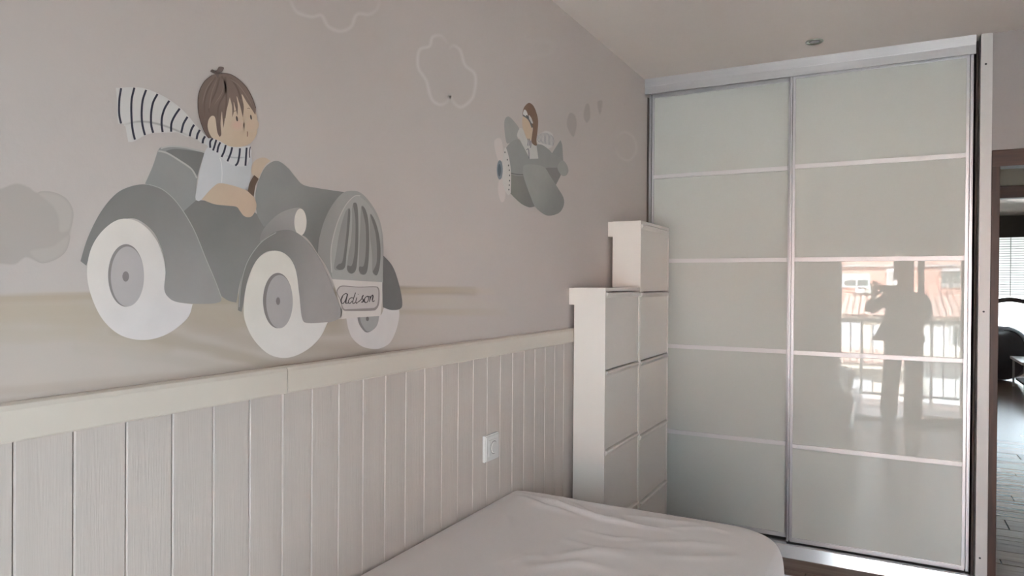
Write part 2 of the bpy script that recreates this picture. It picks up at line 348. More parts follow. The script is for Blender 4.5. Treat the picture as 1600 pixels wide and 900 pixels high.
# --- painted ground
def ground():
    px0, px1, nx, ny = -160, 880, 150, 44
    strokes = [  # polyline, half width, opacity, colour
        ([(-160,470),(60,466),(140,462),(330,470),(620,452),(740,455)], 9, .60, '#8d8070'),
        ([(-160,490),(150,490),(330,492),(520,500)], 26, .55, '#918676'),
        ([(-160,525),(100,520),(260,540)], 15, .35, '#918778'),
        ([(300,505),(420,540),(520,548),(580,552)], 16, .50, '#91867a'),
        ([(180,515),(330,545),(430,572),(520,570)], 12, .50, '#8b8072'),
        ([(120,545),(260,560),(400,585),(500,580)], 10, .25, '#928a80'),
        ([(610,470),(700,470),(790,478)], 9, .30, '#aba193'),
        ([(600,487),(700,486),(790,488)], 6, .50, '#9f9484'),
        ([(610,456),(720,452),(770,456)], 6, .40, '#a89c8c'),
        ([(460,556),(560,556),(700,545),(800,530)], 9, .40, '#9b9289'),
        ([(-160,640),(0,612),(250,590),(420,572),(640,548)], 9, .30, '#8a7d72')]
    def sd(p, a, b):
        ab = b-a; t = max(0, min(1, (p-a).dot(ab)/ab.length_squared)); return (p-(a+ab*t)).length
    pv, cols, faces = [], [], []
    for j in range(ny+1):
        for i in range(nx+1):
            x = px0+(px1-px0)*i/nx; yt = 438; yb = (632-.1335*x)-1.0; y = yt+(yb-yt)*j/ny
            p = Vector((x, y)); ca, aa = [0,0,0], 0.
            wob = 5*noise.noise(Vector((x*.012, y*.05, 1.3)))
            top = 461-.03*x+wob*.5 if x < 450 else 447+.006*(x-450)+wob*.5
            base = max(0, min(1, (y-top)/4)); base *= .30*max(0, min(1, (760-x)/160))
            c = lin(hexc('#968b7d')); r = lin(wallref(x)); q = [c[k]/r[k]*WALL_A[k] for k in range(3)]
            acc, al = [v*base for v in q], base
            for pl, hw, op, hx in strokes:
                d = min(sd(p, Vector(pl[k]), Vector(pl[k+1])) for k in range(len(pl)-1))
                e = d/hw + .45*noise.noise(Vector((x*.010, y*.07, hw)))
                s = max(0, min(1, 1.25-e)); s = s*s*(3-2*s)*min(.85, op*1.3)*max(0, min(1, (y-top+2)/3))*max(0, min(1, (815-x)/120))
                if s > 0:
                    cc = lin(hexc(hx)); cc = [cc[k]/r[k]*WALL_A[k] for k in range(3)]
                    acc = [cc[k]*s+acc[k]*(1-s) for k in range(3)]; al = s+al*(1-s)
            cols.append((*( [v/al for v in acc] if al > 1e-4 else q), al)); pv.append(p)
    for j in range(ny):
        for i in range(nx): a = j*(nx+1)+i; faces.append((a, a+1, a+nx+2, a+nx+1))
    o = soft_mesh('ground_mural', pv, faces, cols, 1, None)
    tag(o, 'sandy brown ground brushed on the wall below the painted car', 'wall painting')
ground()
# --- clouds and smoke
o = soft_fill('smoke_mural', Crop(0, 260, 4.09)([(-160,200),(-80,150),(0,142),(100,108),(180,130),(235,165),(330,165),(420,205),(466,290),(458,370),(440,470),(410,550),(330,608),(250,614),(165,583),(100,625),(20,625),(-80,600),(-170,480)]), alb('#8b847e', 60), .9, 2.2, 2, None)
tag(o, 'grey puff of exhaust smoke painted behind the car', 'wall painting')
soft_fill('light_lobe', Crop(0, 260, 4.09)([(245,175),(330,170),(415,210),(458,290),(440,400),(380,420),(370,330),(330,250)]), alb('#958e88', 60), .8, 3, 3, o, under=alb('#8c857f', 60))
soft_fill('light_lobe', Crop(0, 260, 4.09)([(190,540),(330,510),(430,440),(430,500),(395,560),(320,600),(250,608)]), alb('#948d87', 60), .7, 3, 3, o, under=alb('#8c857f', 60))
cc = Crop(400, 0, 2.667)
o = soft_stroke('cloud_mural', [cc([(135,-30),(145,5),(170,50),(230,70),(272,65),(300,110),(350,130),(395,112),(420,60),(470,60),(505,35),(517,-20)])], 9, alb('#b5aeaa', 500), .85, 2, None)
tag(o, 'white cloud outline cut by the top edge of the picture', 'wall painting')
o = soft_stroke('cloud_mural', [cc([(802,208),(820,190),(850,210),(870,270),(912,312),(908,390),(882,430),(850,446),(822,424),(806,380)]), cc([(803,398),(795,424),(765,436),(730,410),(708,335),(675,280),(680,210),(722,192),(735,155),(772,150),(798,185)])], 8, alb('#b5aeaa', 690), .9, 2, None)
tag(o, 'white cloud outline painted between the car and the aeroplane', 'wall painting')
o = soft_stroke('cloud_mural', [cc([(1095,70),(1120,55),(1140,110),(1120,160),(1170,170),(1230,175),(1225,220),(1170,235),(1115,240),(1100,180)])], 14, alb('#a39c97', 830), .35, 2, None)
tag(o, 'barely visible pale cloud above the painted aeroplane', 'wall painting')
o = soft_stroke('cloud_mural', [[(962,215),(975,206),(990,215),(994,235),(984,250),(968,245),(962,230)]], 7, alb('#a39c97', 960), .4, 2, None)
tag(o, 'faint small cloud ring painted near the wardrobe corner', 'wall painting')
for pts, w_ in (([(622,235),(634,170),(655,155),(682,180),(690,240),(672,315),(648,298)], 'largest'), ([(735,182),(745,110),(765,92),(778,120),(780,190),(756,222)], 'middle'), ([(827,92),(836,74),(861,76),(858,130),(845,168),(834,140)], 'smallest')):
    o = soft_fill('smoke_puff_mural', cD(pts), alb('#8b847f', 920), .95, 1.3, 2, None)
    tag(o, '%s of the three grey smoke puffs trailing the aeroplane' % w_, 'wall painting', 'smoke puffs behind the aeroplane')
# --- the car
car = empty('car_mural', 'painted grey vintage car with white wheels and a name plate', 'wall painting', loc=onX(380, 550))
fill('body_side', cB([(455,330,1),(508,283),(640,300),(745,330),(800,400),(770,440),(700,560),(672,682,1),(640,674),(612,655,1),(560,540),(500,400)]), P('#6a6764', 320, '#74716e', (310,330), (360,470)), 2, car)
bo = fill('seat_back', cB([(315,218,1),(345,150),(366,88),(378,75,1),(440,72),(548,93,1),(520,195),(512,285,1),(463,328,1),(420,280),(370,235)]), P('#7b7976', 260), 3, car)
fill('cockpit_inside', cB([(395,90,1),(440,82),(548,96,1),(530,150),(517,192,1),(470,140),(430,115)]), P('#676562', 290), 4, bo)
stroke('rim', [cB([(366,90),(400,98),(450,128),(495,160),(517,196)]), cB([(376,80),(410,72),(470,76),(548,95)])], 2.6, P('#98948f', 290), 5, bo)
ft = fill('rear_fender', cB([(62,520,1),(90,430),(140,330),(200,258),(260,228),(320,221),(380,240),(440,295),(500,390),(550,510),(585,595),(612,662),(600,682),(540,687),(450,682),(405,664),(388,630),(393,560),(385,490),(350,410),(290,360),(240,355),(180,380),(130,430),(98,500),(85,538,1)]), P('#6b6865', 220, '#7f7b78', (200,290), (330,470)), 5, car)
stroke('edge_light', [cB([(330,221),(385,242),(442,296),(502,392),(552,512),(588,597),(613,664)])], 1.4, P('#8d8985', 250), 6, ft)
def wheel(name, outline, crop, hub, hub2, ax, tyre, px, lay):
    w = fill(name, crop(outline), tyre, lay, car)
    h = fill('hub_recess', crop(ell(*hub)), P('#746e6b', px), lay+1, w, step=2)
    fill('hub', crop(ell(*hub2)), P('#938d8b', px), lay+2, w, step=2); fill('axle', crop(ell(*ax)), P('#716a68', px), lay+3, w, step=2)
    return w
w1 = wheel('rear_wheel', [(87,570),(100,480),(140,410),(200,362),(260,357),(320,390),(370,460),(393,550),(389,630),(408,664),(440,680),(500,688,1),(478,745),(400,805),(310,828),(220,810),(150,750),(105,660)], cB, (239,576,70,122), (244,580,65,117), (237,580,13,20), P('#b2aba4', 200, '#b0aaa8', (180,350), (260,520)), 190, 6)
fill('bonnet', cH([(36,240),(55,170),(90,95),(140,53),(185,50),(240,90),(290,150),(340,200),(440,222),(600,246,1),(540,330),(490,420),(450,520),(432,640,1),(380,560),(330,520),(200,480),(85,465,1),(45,390),(34,300)]), P('#7d7b78', 450, '#696764', (440,290), (490,390)), 5, car)
hl = fill('headlight', cH([(58,570,1),(75,500),(130,430),(200,375),(290,347),(330,365),(320,500),(220,495),(130,515)]), P('#8a8582', 440, '#7b7673', (430,325), (420,380)), 6, car)
fill('lamp_glass', cH(ell(320,438,39,86)), P('#bcb5ad', 470), 7, hl, step=2)
ff = fill('front_fender', cC([(76,662,1),(85,560),(110,470),(165,395),(225,355),(285,350),(340,385),(390,450),(430,530),(460,610),(483,668),(470,695),(420,711),(350,712),(326,690),(315,600),(300,500),(265,445),(200,430),(150,465),(115,540),(96,640),(90,668,1)]), P('#6f6c69', 450, '#8a8481', (400,420), (500,470)), 8, car)
stroke('edge_light', [cC([(80,650),(88,560),(113,472),(165,398),(225,358)])], 1.4, P('#8f8b87', 420), 9, ff)
w2 = wheel('front_wheel', [(98,650),(110,560),(150,465),(210,430),(265,445),(300,500),(315,600),(326,692),(350,712),(427,708,1),(395,770),(340,820),(270,847),(200,835),(140,780),(105,710)], cC, (231,624,58,108), (237,628,52,104), (231,626,8,15), P('#bab3aa', 420, '#b9b3af', (400,400), (480,550)), 430, 9)
bp_ = fill('bumper', cI([(120,38,1),(400,52),(668,75,1),(665,250),(645,440,1),(400,456),(190,475,1),(218,400),(165,170)]), P('#bdb6b1', 560), 8, car)
rw = fill('far_wheel', cI([(278,462,1),(460,455),(640,440),(690,352),(770,372),(848,345,1),(850,450),(815,600),(750,730),(650,788),(560,796),(450,770),(350,690),(300,580)]), P('#bbb5b3', 560), 6, car)
fill('hub', cI([(396,452,1),(632,442,1),(610,540),(555,598),(492,618),(440,570),(408,510)]), P('#7b7775', 570), 7, rw)
fill('hub_face', cI([(425,452,1),(632,442,1),(612,535),(555,595),(500,605),(455,550),(432,500)]), P('#93908e', 570), 7.5, rw)
fill('axle', cI(ell(504,472,16,24)), P('#6b6866', 570), 8, rw, step=2)
fill('far_fender', cC([(644,448,1),(680,490),(705,560),(718,630),(710,656),(675,661),(642,650,1),(640,560)]), P('#6b6967', 600), 9, car)
gr = fill('grille', cH([(430,640,1),(440,540),(475,420),(525,325),(590,252),(655,238),(710,255),(770,320),(820,410),(845,520),(850,650),(846,822,1),(680,812),(522,802,1),(480,715)]), P('#86837f', 530, '#8f8c88', (500,380), (540,380)), 9, car)
fill('grille_face', cH([(522,802,1),(513,700),(520,600),(540,500),(580,390),(630,310),(680,275),(730,300),(785,370),(822,460),(840,560),(846,822,1),(680,812)]), P('#989692', 570), 10, gr)
stroke('grille_edge', [cH([(518,760),(512,650),(522,560),(555,440),(605,335),(660,275),(700,270)])], 1.6, P('#aaa6a2', 560), 10.5, gr)
for s in ([(533,735),(545,640),(568,500),(600,385),(625,350),(636,375),(628,500),(612,640),(602,725),(572,744)],
          [(648,345),(662,314),(680,330),(687,420),(687,560),(680,690),(668,750),(640,767),(615,742),(625,640),(640,560),(648,450)],
          [(706,340),(730,352),(750,420),(757,540),(753,680),(740,760),(712,773),(691,745),(694,600),(700,470)],
          [(762,390),(790,420),(818,510),(830,620),(824,720),(806,777),(778,755),(775,640),(762,520)]):
    sl = fill('slot', cH(s), P('#868480', 560), 11, gr)
for dk in ([(625,352),(636,375),(628,500),(612,640),(602,725),(572,744),(545,730),(560,708),(585,690),(600,600),(612,500),(618,420)],
           [(655,330),(664,314),(680,330),(687,420),(687,560),(680,690),(668,750),(640,767),(618,745),(618,715),(645,715),(662,640),(668,540),(668,420)],
           [(708,340),(730,352),(750,420),(757,540),(753,680),(740,760),(712,773),(692,748),(695,722),(722,715),(735,620),(735,480),(722,400)],
           [(764,392),(790,420),(818,510),(830,620),(824,720),(806,777),(780,757),(790,735),(805,690),(806,600),(795,500)]):
    fill('slot_shade', cH(dk), P('#6b6966', 560), 11.5, gr)
pl = fill('number_plate', cI([(168,185),(185,135),(235,112),(400,124),(580,120),(622,136),(634,190),(628,310),(598,368),(545,384),(300,386),(245,380),(225,345),(205,270)]), P('#857d7a', 560), 10, car)
fill('plate_face', cI([(178,190),(195,143),(238,122),(400,133),(575,130),(612,146),(620,195),(612,300),(585,345),(530,356),(300,366),(255,365),(232,335),(212,265)]), P('#aea6a3', 560), 10.5, pl)
stroke('lettering', [cI(q) for q in ([(282,205),(262,198),(230,225),(213,268),(218,300),(238,303),(262,270),(286,200)], [(286,200),(270,265),(268,302),(292,298)],
   [(345,245),(322,244),(298,268),(294,298),(312,303),(336,278)], [(371,188),(350,250),(340,300),(358,302),(368,292)], [(386,240),(374,280),(378,302),(394,294)], [(398,203),(400,210)],
   [(396,292),(432,262),(456,216),(440,240),(455,268),(452,288),(432,292)], [(498,226),(474,245),(466,280),(480,297),(502,284),(512,248),(500,226),(524,236)],
   [(530,222),(526,262),(520,288)], [(524,272),(540,232),(556,214),(560,232),(552,268),(560,284),(578,274)])], 1.25, P('#413b3b', 560), 12, pl, step=5)
for q in ([(284,208),(270,262),(264,306)], [(230,228),(214,268),(218,298)], [(452,262),(454,284),(436,291)], [(556,216),(560,232),(552,268)], [(468,252),(466,280),(476,294)]): stroke('letter_stem', [cI(q)], 1.9, P('#413b3b', 560), 12.2, pl, step=5)
# --- the boy at the wheel
boy = empty('painted_boy', 'painted boy with brown fringe and striped scarf steering the car', 'wall painting', loc=onX(350, 320))
fill('shirt', cG([(185,240),(215,195),(260,190),(350,280),(470,290),(640,200,1),(660,330),(650,430),(640,520),(622,622,1),(480,592),(350,555),(260,600),(155,718,1),(120,735),(90,702),(105,600),(130,450),(160,330)]), P('#a9a6a6', 340, '#9f9e9e', (310,260), (380,290)), 7, boy)
stroke('sleeve_seam', [cG([(335,300),(352,360),(358,450),(355,550)])], 1.0, P('#b9b5b3', 340), 7.5, boy)
fill('arm', cG([(152,718,1),(230,632),(300,567),(350,556),(450,575),(560,610),(640,650),(690,720),(702,800),(665,878),(622,897),(575,882),(535,832),(500,792),(400,780),(280,766)]), P('#a69380', 350, '#a48f7d', (310,300), (390,330)), 8, boy)
fill('hand', cG([(655,430),(668,360),(715,312),(790,298),(850,332,1),(800,370),(755,450),(725,515,1),(680,490)]), P('#a59381', 400), 4.5, boy)
fill('steering_wheel', cG([(680,474,1),(724,512,1),(692,580),(674,692,1),(616,637,1),(632,555)]), P('#5a4a40', 395), 9, boy)
fill('steering_gap', cG([(722,515,1),(705,590),(700,690,1),(676,690,1),(690,590)]), P('#aaa29e', 398), 4.6, boy)
tail = fill('scarf', cF([(85,108,1),(330,98),(480,118),(640,178),(790,258),(940,368),(1050,478),(1140,590),(1215,668),(1290,748),(1390,800,1),(1400,900,1),(1240,850),(1160,792),(1060,752),(950,708),(820,702),(700,708),(580,712),(460,748),(330,822),(250,832,1),(225,700),(205,582,1),(150,588),(112,560),(100,300)]), P('#a7a39f', 230), 7, boy)
soft_stroke('fold', [cF([(190,600),(330,565),(430,558),(550,570),(700,605),(830,650),(950,700),(1060,750)])], 5, alb('#77736f', 240), .75, 7.5, tail, under=alb('#a7a39f', 230))
band = fill('scarf_band', cG([(195,150),(215,105),(300,105),(400,160),(520,190),(640,180,1),(652,240),(632,310),(592,382),(490,382),(400,342),(340,298),(260,228),(215,190)]), P('#aaa7a6', 340), 9, boy)
soft_stroke('fold', [cG([(390,275),(450,295),(520,300),(600,295)])], 3.5, alb('#77767a', 350), .7, 9.5, band, under=alb('#aaa7a6', 340))
navy = P('#33313a', 280)
for ln in ([(152,112),(130,250),(124,400),(132,500),(152,585)], [(330,105),(295,250),(288,400),(296,580),(312,700),(337,800)], [(487,135),(442,270),(427,420),(432,560),(450,660),(472,740)],
           [(640,190),(582,300),(556,430),(552,560),(562,640),(582,710)], [(797,280),(737,380),(702,490),(694,590),(708,700)], [(937,385),(872,480),(827,580),(822,695)],
           [(1042,495),(987,590),(958,710)], [(1130,600),(1092,670),(1070,755)], [(1207,670),(1176,730),(1163,795)], [(1277,755),(1252,800),(1243,850)]):
    stroke('stripe', [cF(ln)], 3.3, navy, 8.2, tail, taper=False)
for ln in ([(262,105),(236,140),(236,200)], [(297,120),(280,180),(264,228)], [(337,145),(316,195),(307,248)], [(392,172),(376,235),(350,292)], [(457,195),(440,260),(408,337)], [(535,205),(528,280),(512,350),(488,380)], [(602,198),(596,290),(590,380)], [(640,190),(630,240),(632,300)]):
    stroke('stripe', [cG(ln)], 3.0 if ln[0][0] < 640 else 1.5, navy, 10, band)
face = fill('face', cE([(205,700),(215,600),(300,480),(440,350),(600,320),(690,450),(732,590),(737,680),(722,780),(660,862),(560,897),(440,890),(340,835),(262,800)]), P('#a99987', 360, '#a7937f', (330,180), (380,220)), 10.5, boy)
soft_fill('cheek', cE(ell(525,672,60,48,16)), alb('#b08a80', 365), .55, 5, 11, face, step=3, under=alb('#a89683', 360))
soft_fill('cheek', cE(ell(668,668,62,60,16)), alb('#b09784', 385), .5, 5, 11, face, step=3, under=alb('#a89683', 360))
fill('eye', cE(ell(521,605,10,28,16,-.18)), P('#4d433e', 370), 11.5, face, step=2); fill('eye', cE(ell(668,590,9,26,16,-.18)), P('#4d433e', 390), 11.5, face, step=2)
stroke('mouth', [cE([(629,738),(630,760),(629,792)])], 1.2, P('#6d5449', 385), 11.5, face)
for q in ([(478,520),(495,528),(512,520)], [(630,500),(645,496),(658,502)]): stroke('brow', [cE(q)], .8, P('#5d4d45', 375), 11.5, face)
hair = fill('hair', cE([(270,150),(350,134),(440,140),(530,190),(620,280),(680,390),(716,490),(712,566,1),(680,515),(622,430),(570,350),(592,480),(582,590,1),(556,480),(518,370),(530,470),(526,575,1),(502,480),(486,430),(490,520),(472,592,1),(470,480),(446,382,1),(422,480),(398,580),(382,702,1),(370,600),(364,530),(350,650),(357,765),(340,795,1),(315,740),(295,600),(262,575),(228,610),(215,680),(230,750),(262,808,1),(222,808,1),(170,720),(130,600),(113,480),(124,340),(180,220)]), P('#6a5b53', 350, '#5f5049', (330,130), (320,210)), 12, boy)
soft_stroke('hair_streak', [cE(q) for q in ([(300,170),(220,300),(180,450),(190,620)], [(340,170),(300,320),(230,480),(240,560)], [(400,170),(395,330),(330,470),(315,640)], [(450,180),(520,280),(560,400)], [(360,160),(400,260),(410,420),(390,600)])], 3.2, alb('#4f413b', 350), .55, 12.5, hair, under=alb('#65564e', 350))
soft_stroke('hair_shine', [cE(q) for q in ([(280,180),(200,300),(160,450)], [(370,190),(370,320),(280,460)], [(430,180),(540,260),(640,400),(690,500)], [(320,180),(260,330),(230,500)])], 2.6, alb('#83756c', 350), .6, 12.6, hair, under=alb('#65564e', 350))
stroke('hair_outline', [cE([(262,152),(178,222),(122,340),(112,480),(130,600),(172,722),(222,806)]), cE([(350,134),(440,140),(530,190),(620,280),(680,390),(716,495)])], .9, P('#4a3d38', 350), 12.8, hair)
fill('tuft', cE([(318,180),(292,140),(244,116),(262,92),(302,108),(335,66),(384,74),(368,112),(336,132),(330,165)]), P('#5f524d', 350), 12.4, hair)
# --- the aeroplane
pla = empty('aeroplane_mural', 'painted grey propeller aeroplane with a pilot near the corner', 'wall painting', loc=onX(830, 335))
g1, g2, g3 = P('#7b7975', 830), P('#6e6c68', 830), P('#83817c', 830)
fill('far_wing', cD([(204,250),(210,196),(235,181),(272,215),(304,263),(292,310),(292,340),(240,358),(218,352)]), P('#85827e', 800), 2, pla)
fill('tail_fin', cD([(522,430,1),(550,385),(580,338,1),(592,370),(597,440),(597,505),(560,522),(500,522)]), g1, 2, pla)
fill('body', cD([(213,392,1),(248,352),(297,331),(326,372),(374,464,1),(432,462,1),(418,366,1),(460,372),(505,405),(530,430),(585,465),(578,518),(470,527),(330,578),(244,567,1),(236,480)]), P('#7d7b77', 830), 4, pla)
fill('belly', cD([(244,563,1),(335,573,1),(352,640),(382,720),(410,782,1),(370,788),(320,766),(275,727),(241,692,1),(248,640)]), P('#737169', 820, '#6b6965', (790,280), (830,300)), 3.5, pla)
stroke('seam', [cD([(246,560),(290,568),(335,570)])], 1.6, P('#615f5b', 820), 5, pla)
fill('rear_belly', cD([(466,522,1),(578,517,1),(582,575,1),(548,642,1),(508,588)]), g2, 3.5, pla)
fill('tailplane', cD([(558,520),(590,474),(620,500),(633,545),(616,576),(585,573)]), g3, 5, pla)
fill('near_wing', cD([(328,530),(338,506),(400,502),(470,520),(512,582),(562,660),(597,720),(602,770),(576,820),(520,843),(470,836),(410,786),(380,720),(350,640),(330,575)]), P('#84827d', 830, '#73726e', (840,265), (868,330)), 6, pla)
cw = fill('cowl', cD([(203,402),(216,394),(237,470),(248,560),(246,692,1),(226,704),(196,640),(190,500)]), P('#aaa49f', 795), 5, pla)
for q in ((207,420),(223,470),(231,508),(236,540),(238,575),(238,610),(236,640),(233,670)): fill('rivet', cD(ell(q[0], q[1], 4, 6, 8)), P('#5c5a58', 795), 5.5, cw, step=2)
soft_fill('propeller_blade', cD([(136,345),(160,325),(184,336),(196,400),(196,470),(165,478),(142,410)]), alb('#aea39e', 780), .9, 1, 4, pla)
soft_fill('propeller_blade', cD([(166,610),(200,600),(212,680),(204,742),(182,752),(162,690)]), alb('#aea39e', 780), .9, 1, 4, pla)
hb = fill('propeller_hub', cD(ell(172,538,20,65)), P('#6d7175', 780), 6, pla, step=2); fill('hub_centre', cD(ell(169,540,11,42)), P('#52575c', 780), 6.5, hb, step=2)
pil = fill('pilot_shirt', cJ([(395,500),(430,450),(470,480),(500,560),(560,620),(600,680),(665,690),(690,880,1),(560,890,1),(500,800),(430,620),(385,570)]), P('#a4a09b', 825), 3, pla)
fill('face', cJ([(462,290),(530,320),(592,440),(592,540),(572,625),(520,605),(490,530),(455,420)]), P('#a6937f', 825), 5.5, pil)
fill('hair', cJ([(555,98),(610,140),(650,230),(676,350),(667,500),(652,620),(658,692),(620,692),(583,640),(592,540),(602,450),(570,390),(520,320),(458,272),(470,180),(510,120)]), P('#695548', 828), 6, pil)
fill('goggle', cJ([(486,192),(512,215),(530,275),(500,285),(464,262),(468,215)]), P('#aaa7a3', 825), 6.5, pil)
fill('goggle', cJ([(545,268),(580,310),(604,385),(575,375),(548,320)]), P('#a09d9a', 825), 6.5, pil)
stroke('goggle_strap', [cJ([(460,272),(500,295),(540,330),(570,385),(592,445)])], 2.2, P('#5d5a58', 825), 6.8, pil)
stroke('goggle_shade', [cJ([(512,270),(525,310)]), cJ([(530,280),(540,320)])], 2.0, P('#4f4d4c', 825), 6.9, pil)
stroke('scarf_line', [cJ(q) for q in ([(530,600),(535,640),(528,700)], [(550,600),(555,650),(550,700)], [(572,630),(575,680),(568,730)], [(510,760),(540,750),(550,880)])], 1.0, P('#55565c', 825), 6, pil)
sf = soft_fill('pilot_scarf', cJ([(668,560),(720,522),(790,488),(880,530),(892,640),(875,715),(800,740),(720,690),(672,660)]), alb('#a9a5a1', 850), .8, 1, 2.5, pla)
for i in range(13):
    t = i/12; a = (676+t*205, 548-40*math.sin(t*3.0)+t*20); b = (690+t*195, 650+60*t-10*t*t)
    stroke('scarf_line', [cJ([a, ((a[0]+b[0])/2-14+30*t, (a[1]+b[1])/2), b])], .55, P('#66666b', 850), 3, sf)
# ================================================================== wardrobe
ward = empty('sliding_wardrobe', 'sliding wardrobe with ten milky glass panes in aluminium frames', 'wardrobe', loc=(-.42, D, 0))
wl = Vector((-.42, D, 0))
def wbox(name, x0, x1, y0, y1, z0, z1, m, parent, bev=0):
    base = wl if parent is ward else Vector((0,0,0))
    pl_ = parent_loc(parent)
    return box(name, x0-pl_.x, x1-pl_.x, y0-pl_.y, y1-pl_.y, z0-pl_.z, z1-pl_.z, m, parent, bev)
FXR = .362
def wprof(name, prof, axis, a0, a1, m, parent):
    q = parent_loc(parent); ax = [i for i in range(3) if i != axis]
    return extrude_profile(name, [(p[0]-q[ax[0]], p[1]-q[ax[1]]) for p in prof], axis, a0-q[axis], a1-q[axis], m, parent)
wprof('top_track', [(D-.040, 2.513), (D-.040, 2.553), (D-.0415, 2.556), (D-.0450, ZC-.001), (D+.09, ZC-.001), (D+.09, 2.515), (D+.07, 2.515), (D+.07, 2.54), (D-.030, 2.54), (D-.030, 2.513)], 0, W+.004, FXR, M_alu, ward)
wprof('bottom_track', [(D-.066, 0), (D-.0655, .003), (D-.048, .060), (D-.044, .064), (D-.036, .065), (D-.030, .058), (D+.09, .058), (D+.09, 0)], 0, W+.004, .379, mat('bright_aluminium', (.72, .72, .73), .26, metal=.85, var=.03, scale=5, stretch=(.3, 8, 8)), ward)
def door(x0, x1, yf, zb, zt, rails, stile_l, stile_r):
    dr = empty('door', loc=(x0-wl.x, yf-wl.y, zb)); dr.parent = ward
    t = .026
    def stile(a, b, flip):       # face, groove and fin like the pulled aluminium profile
        w_ = b-a; pr_ = [(0, 0), (.42, 0), (.42, .023), (.60, .023), (.58, -.004), (.80, -.004), (.80, .006), (.90, .006), (.90, -.004), (1.0, -.004), (1.0, t), (0, t)]
        pts = [((b-u*w_) if flip else (a+u*w_), yf+v) for u, v in pr_]
        wprof('stile', pts, 2, zb, zt, M_aluv, dr)
    stile(*stile_l, True); stile(*stile_r, False)
    g0, g1 = stile_l[1], stile_r[0]; zs = [zb] + rails + [zt]
    wbox('bottom_rail', g0, g1, yf-.001, yf+.02, zb, zb+.022, M_alu, dr, .0015)
    wbox('top_rail', g0, g1, yf-.001, yf+.02, zt-.02, zt, M_alu, dr, .0015)
    for z in rails: wbox('rail', g0, g1, yf-.004, yf+.02, z-.0115, z+.0115, M_rung, dr, .0015)
    lo = zb+.022
    for z in rails+[zt-.02]:
        hi = z-.0115 if z in rails else z
        wbox('glass_pane', g0, g1, yf+.006, yf+.014, lo, hi, M_pane, dr, .0008); lo = z+.0115
    return dr
d1 = door(W+.012, -.432, D+.045, .070, 2.53, [.573, 1.066, 1.558, 2.048], (-1.232, -1.203), (-.468, -.440))
d1['label'] = 'left sliding door set back behind the right one'
d2 = door(-.455, .355, D, .066, 2.53, [.573, 1.067, 1.557, 2.046], (-.455, -.428), (.329, .357))
d2['label'] = 'right sliding door with the balcony mirrored in its glass'
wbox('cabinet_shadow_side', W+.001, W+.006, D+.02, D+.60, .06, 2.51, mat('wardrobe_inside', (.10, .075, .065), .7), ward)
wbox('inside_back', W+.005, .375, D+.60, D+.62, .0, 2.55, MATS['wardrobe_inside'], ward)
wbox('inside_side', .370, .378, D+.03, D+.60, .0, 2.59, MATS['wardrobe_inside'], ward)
post = box('closing_post', .3805, .4265, D-.045, D+.088, 0, ZC-.002, M_post, None, .002)
tag(post, 'tall white post with screw holes between wardrobe and doorway', 'post')
for py in (100, 487, 872):
    s = onY(1540.5 if py == 100 else (1537 if py == 487 else 1531), py, D-.0455); bm = bmesh.new()
    tube(bm, [(s.x, D-.0462, s.z), (s.x, D-.0445, s.z)], .0046, 12); tube(bm, [(s.x, D-.0470, s.z), (s.x, D-.0462, s.z)], .003, 12)
    link('screw', bm_mesh(bm, 'screw'), mat('dark_screw', (.03, .03, .035), .5), post)
box('corner_strip', .4270, .4345, D-.040, D-.031, .045, 1.235, mat('pale_strip', (.62, .56, .52), .45), None, .001)
tag(bpy.data.objects['corner_strip'], 'narrow pale edge strip beside the white post, floor to mid height', 'edge strip')
# ------------------------------------------------------------------ doorway frames
def frame(name, label, x0, x1, z, y0, y1, cw, cut_left=None):
    f_ = empty(name, label, kind='structure', loc=(x0, y0, 0))
    L = cut_left if cut_left is not None else x0-cw
    q = Vector((x0, y0, 0))
    def b_(n, a, b, c, d, e, g, m): box(n, a-q.x, b-q.x, c-q.y, d-q.y, e, g, m, f_, .003)
    b_('casing', L, x0+.004, y0-.014, y0, 0, z+cw, M_brown); b_('casing', x1-.004, x1+cw, y0-.014, y0, 0, z+cw, M_brown)
    b_('casing_head', L, x1+cw, y0-.016, y0-.0, z-.004, z+cw, M_browx)
    b_('jamb', x0-.028, x0, y0, y1, 0, z+.03, M_brown); b_('jamb', x1, x1+.028, y0, y1, 0, z+.03, M_brown)
    b_('head_jamb', x0, x1, y0, y1, z, z+.03, M_browx)
    return f_
f1 = frame('door_1', 'brown timber frame of the open doorway', DX0+.004, DX1-.03, DZ-.004, D-.030, D+.092, .072, .4275)
z_ = onY(1552, 548, D).z
box('strike_plate', -.0005, .001, .03, .052, z_-.05, z_+.05, mat('dark_metal', (.05, .035, .03), .4, metal=.6), f1)
f2 = frame('door_2', 'brown timber frame of the far doorway across the hall', .595, 1.58, 1.975, 5.28, 5.384, .072)
